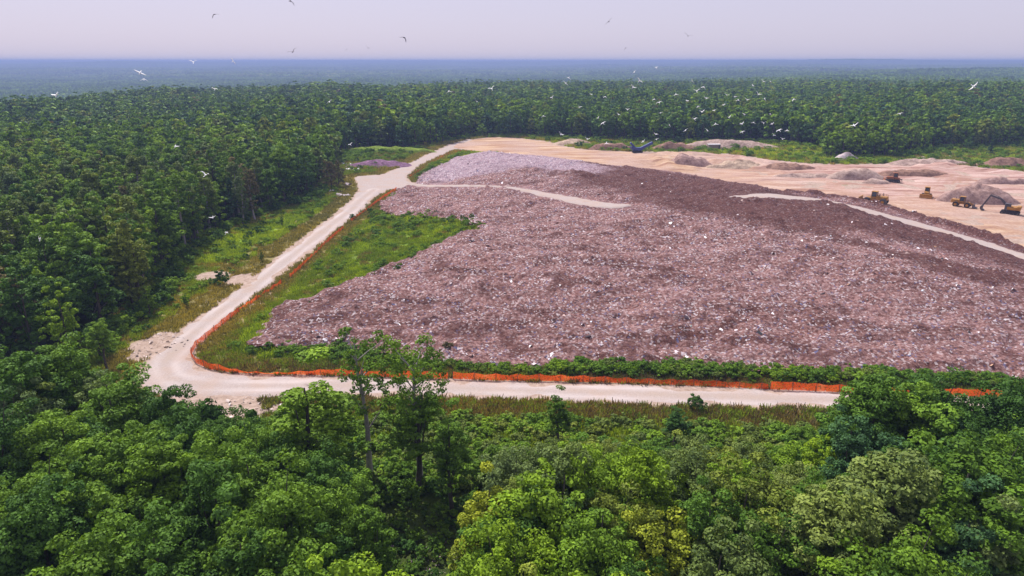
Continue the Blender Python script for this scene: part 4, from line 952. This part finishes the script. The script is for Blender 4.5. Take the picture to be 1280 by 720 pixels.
GM=[gull(u,b,GW) for u,b in ((1,.3),(.3,-.5),(-.6,.2),(1.4,-.2),(.5,.9))]; GK=[gull(u,b,GD) for u,b in ((1,.4),(.4,-.7),(-.5,.5))]
B=[(70.5,119,14),(175,91,14),(180,99,8),(242,78,9),(291,76.6,9),(268,111.5,6),(412,127,8),(219,183,10),(257,219,12),(50,299,12),(266,272,7),(283,291,7),(561,114,8),(615,111,7),(596,127,4.5),(799,101,9),(707,104,8),(711,97,4.5),(791,109,8),(793,90,4.5),(820,85,5),(739,118,5),(757,121,5),(724,134,5),(773,143,8),(785,137,5),(754,154,6),(679,145,5),(701,168,6),(748,147,5),(820,168,5),(824,128,6),(818,124,4.5),(438,181,5),(1217,108,12),(1068,157,10),(1125,142,6),(993,124,6),(948,118,6),(941,107,6),(954,102,4.5),(963,102,4.5),(880,109,8),(871,114,8),(865,101,5),(909,119,5),(919,121,4.5),(923,125,5),(934,125,5),(956,124,6),(883,123,5),(859,126,6),(873,133,4.5),(877,140,6),(893,138,4.5),(868,149,6.5),(884,163,7),(894,155,6),(911,147,5),(930,143,5),(927,155,6),(928,165,5),(942,153,4.5),(955,154,5),(963,143,5),(965,155,4.5),(974,163,7),(984,163,4.5),(978,174,4.5),(857,163,5),(967,169,4.5),(821,174,5),(758,179,6),(734,174,5),(837,157,5),(804,177,5),(826,141,4.5),(845,118,5),(690,122,4.5),(905,131,5)]
DK=[(268,18,9),(366,65,12),(363,1.5,7),(505,47,7),(460,60,5),(761,27,10),(782,60,4.5),(860,45,8),(433,62,4.5)]
birds=[]
for i,(u,v,w) in enumerate(B+DK):
    dark=i>=len(B); dep=min(1.36*F/w*.95,105 if v<50 else 9e9); r=ray(u,v); p=np.array([0,0,H])+r*dep
    zg=float(h(p[:1],p[1:2])[0])+1.5
    if p[2]<zg: p=np.array([0,0,H])+r*dep*((H-zg-1)/(H-p[2]))
    if dark: lab='dark gull silhouette gliding in the pale sky '+('at upper left' if u<320 else 'left of centre' if u<600 else 'right of centre')
    else:
        a='white gull ' if w>=6 else 'tiny white gull '
        if v<96: b='before the blue horizon '
        elif v<135: b='over the far dark treetops '
        elif v<160: b='before trees behind the yard ' if u>600 else 'over the left wood '
        elif u<600: b='low over the left wood '
        else: b='low over the yard '
        c='at left' if u<300 else 'left of centre' if u<600 else 'above the sand heap' if u<750 else 'above the blue machine' if u<850 else 'in the dense flock' if u<945 else 'at right of the flock' if u<1000 else 'far right'
        lab=a+b+c
    birds.append(dict(w=w,u=u,label=lab,p=p,dark=dark))
unique(birds)
for i,b in enumerate(birds):
    me=(GK if b['dark'] else GM)[i%(3 if b['dark'] else 5)]; o=ob('gull',me); o.location=b['p']; o.scale=((1.3 if b['w']<8 else 1.05),)*3; rg=random.Random(i)
    o.rotation_euler=(rg.uniform(-.15,.15),rg.uniform(-.1,.2),rg.choice([math.pi/2,-math.pi/2])+rg.uniform(-.8,.8)); 
    if not b['dark']: o.rotation_euler=(Matrix.Rotation(rg.uniform(.35,.85),3,'X')@Matrix.Rotation(rg.choice([math.pi/2,-math.pi/2])+rg.uniform(-.7,.7),3,'Z')@Matrix.Rotation(rg.uniform(-.3,.3),3,'X')).to_euler()
    tag(o,b['label'],'bird','gulls wheeling over the landfill')

# ------------------------------------------------------------------ haze, sky, sun, camera
bm=bmesh.new(); bmesh.ops.create_cube(bm,size=1); me=bpy.data.meshes.new('haze'); bm.to_mesh(me); bm.free(); hz=ob('haze',me)
hz.scale=(28500,14700,108); hz.location=(0,6900,-2); tag(hz,'thin blue summer haze over the whole landscape','haze',kind='stuff')
hm,nt=mat('haze_air'); pv=N(nt,'ShaderNodeVolumePrincipled'); pv.inputs['Color'].default_value=(.34,.44,.76,1); pv.inputs['Density'].default_value=.00028; pv.inputs['Anisotropy'].default_value=.1
o_=N(nt,'ShaderNodeOutputMaterial'); L(nt,pv.outputs[0],o_.inputs['Volume']); me.materials.append(hm)
SUN_EL,SUN_AZ=R(55),R(-32)    # azimuth from +Y, to the left
w=bpy.data.worlds.new('World'); SC.world=w; w.use_nodes=True; nt=w.node_tree; nt.nodes.clear()
sk=N(nt,'ShaderNodeTexSky',sky_type='NISHITA',sun_disc=False,sun_elevation=SUN_EL,sun_rotation=SUN_AZ,altitude=200,air_density=1.0,dust_density=1.6,ozone_density=1.5)
tint=mix(nt,.74,mix(nt,1,sk.outputs[0],(1.0,.88,1.05),'MULTIPLY'),(6.7,6.35,8.0))
bg=N(nt,'ShaderNodeBackground',inp={1:.086}); L(nt,tint,bg.inputs[0]); wo=N(nt,'ShaderNodeOutputWorld'); L(nt,bg.outputs[0],wo.inputs[0])
sl=bpy.data.lights.new('sun','SUN'); sl.energy=5.0; sl.angle=R(.53); sl.color=(1,.95,.88); so=link(bpy.data.objects.new('sun',sl))
dv=Vector((math.sin(SUN_AZ)*math.cos(SUN_EL),math.cos(SUN_AZ)*math.cos(SUN_EL),math.sin(SUN_EL))); so.rotation_euler=dv.to_track_quat('Z','Y').to_euler(); so.location=dv*300
cd=bpy.data.cameras.new('camera'); cd.lens=24; cd.sensor_width=36; cd.clip_end=40000; cd.clip_start=.5; co=link(bpy.data.objects.new('camera',cd)); co.location=(0,0,H); co.rotation_euler=(math.pi/2-PITCH,0,0); SC.camera=co
SC.view_settings.view_transform='Standard'; SC.view_settings.look='None'; SC.view_settings.exposure=.32; SC.view_settings.gamma=1
cy=SC.cycles; cy.max_bounces=6; cy.diffuse_bounces=3; cy.glossy_bounces=1; cy.transmission_bounces=3; cy.transparent_max_bounces=6; cy.volume_bounces=0; cy.use_denoising=True; cy.sample_clamp_indirect=6
SC.render.threads_mode='AUTO'
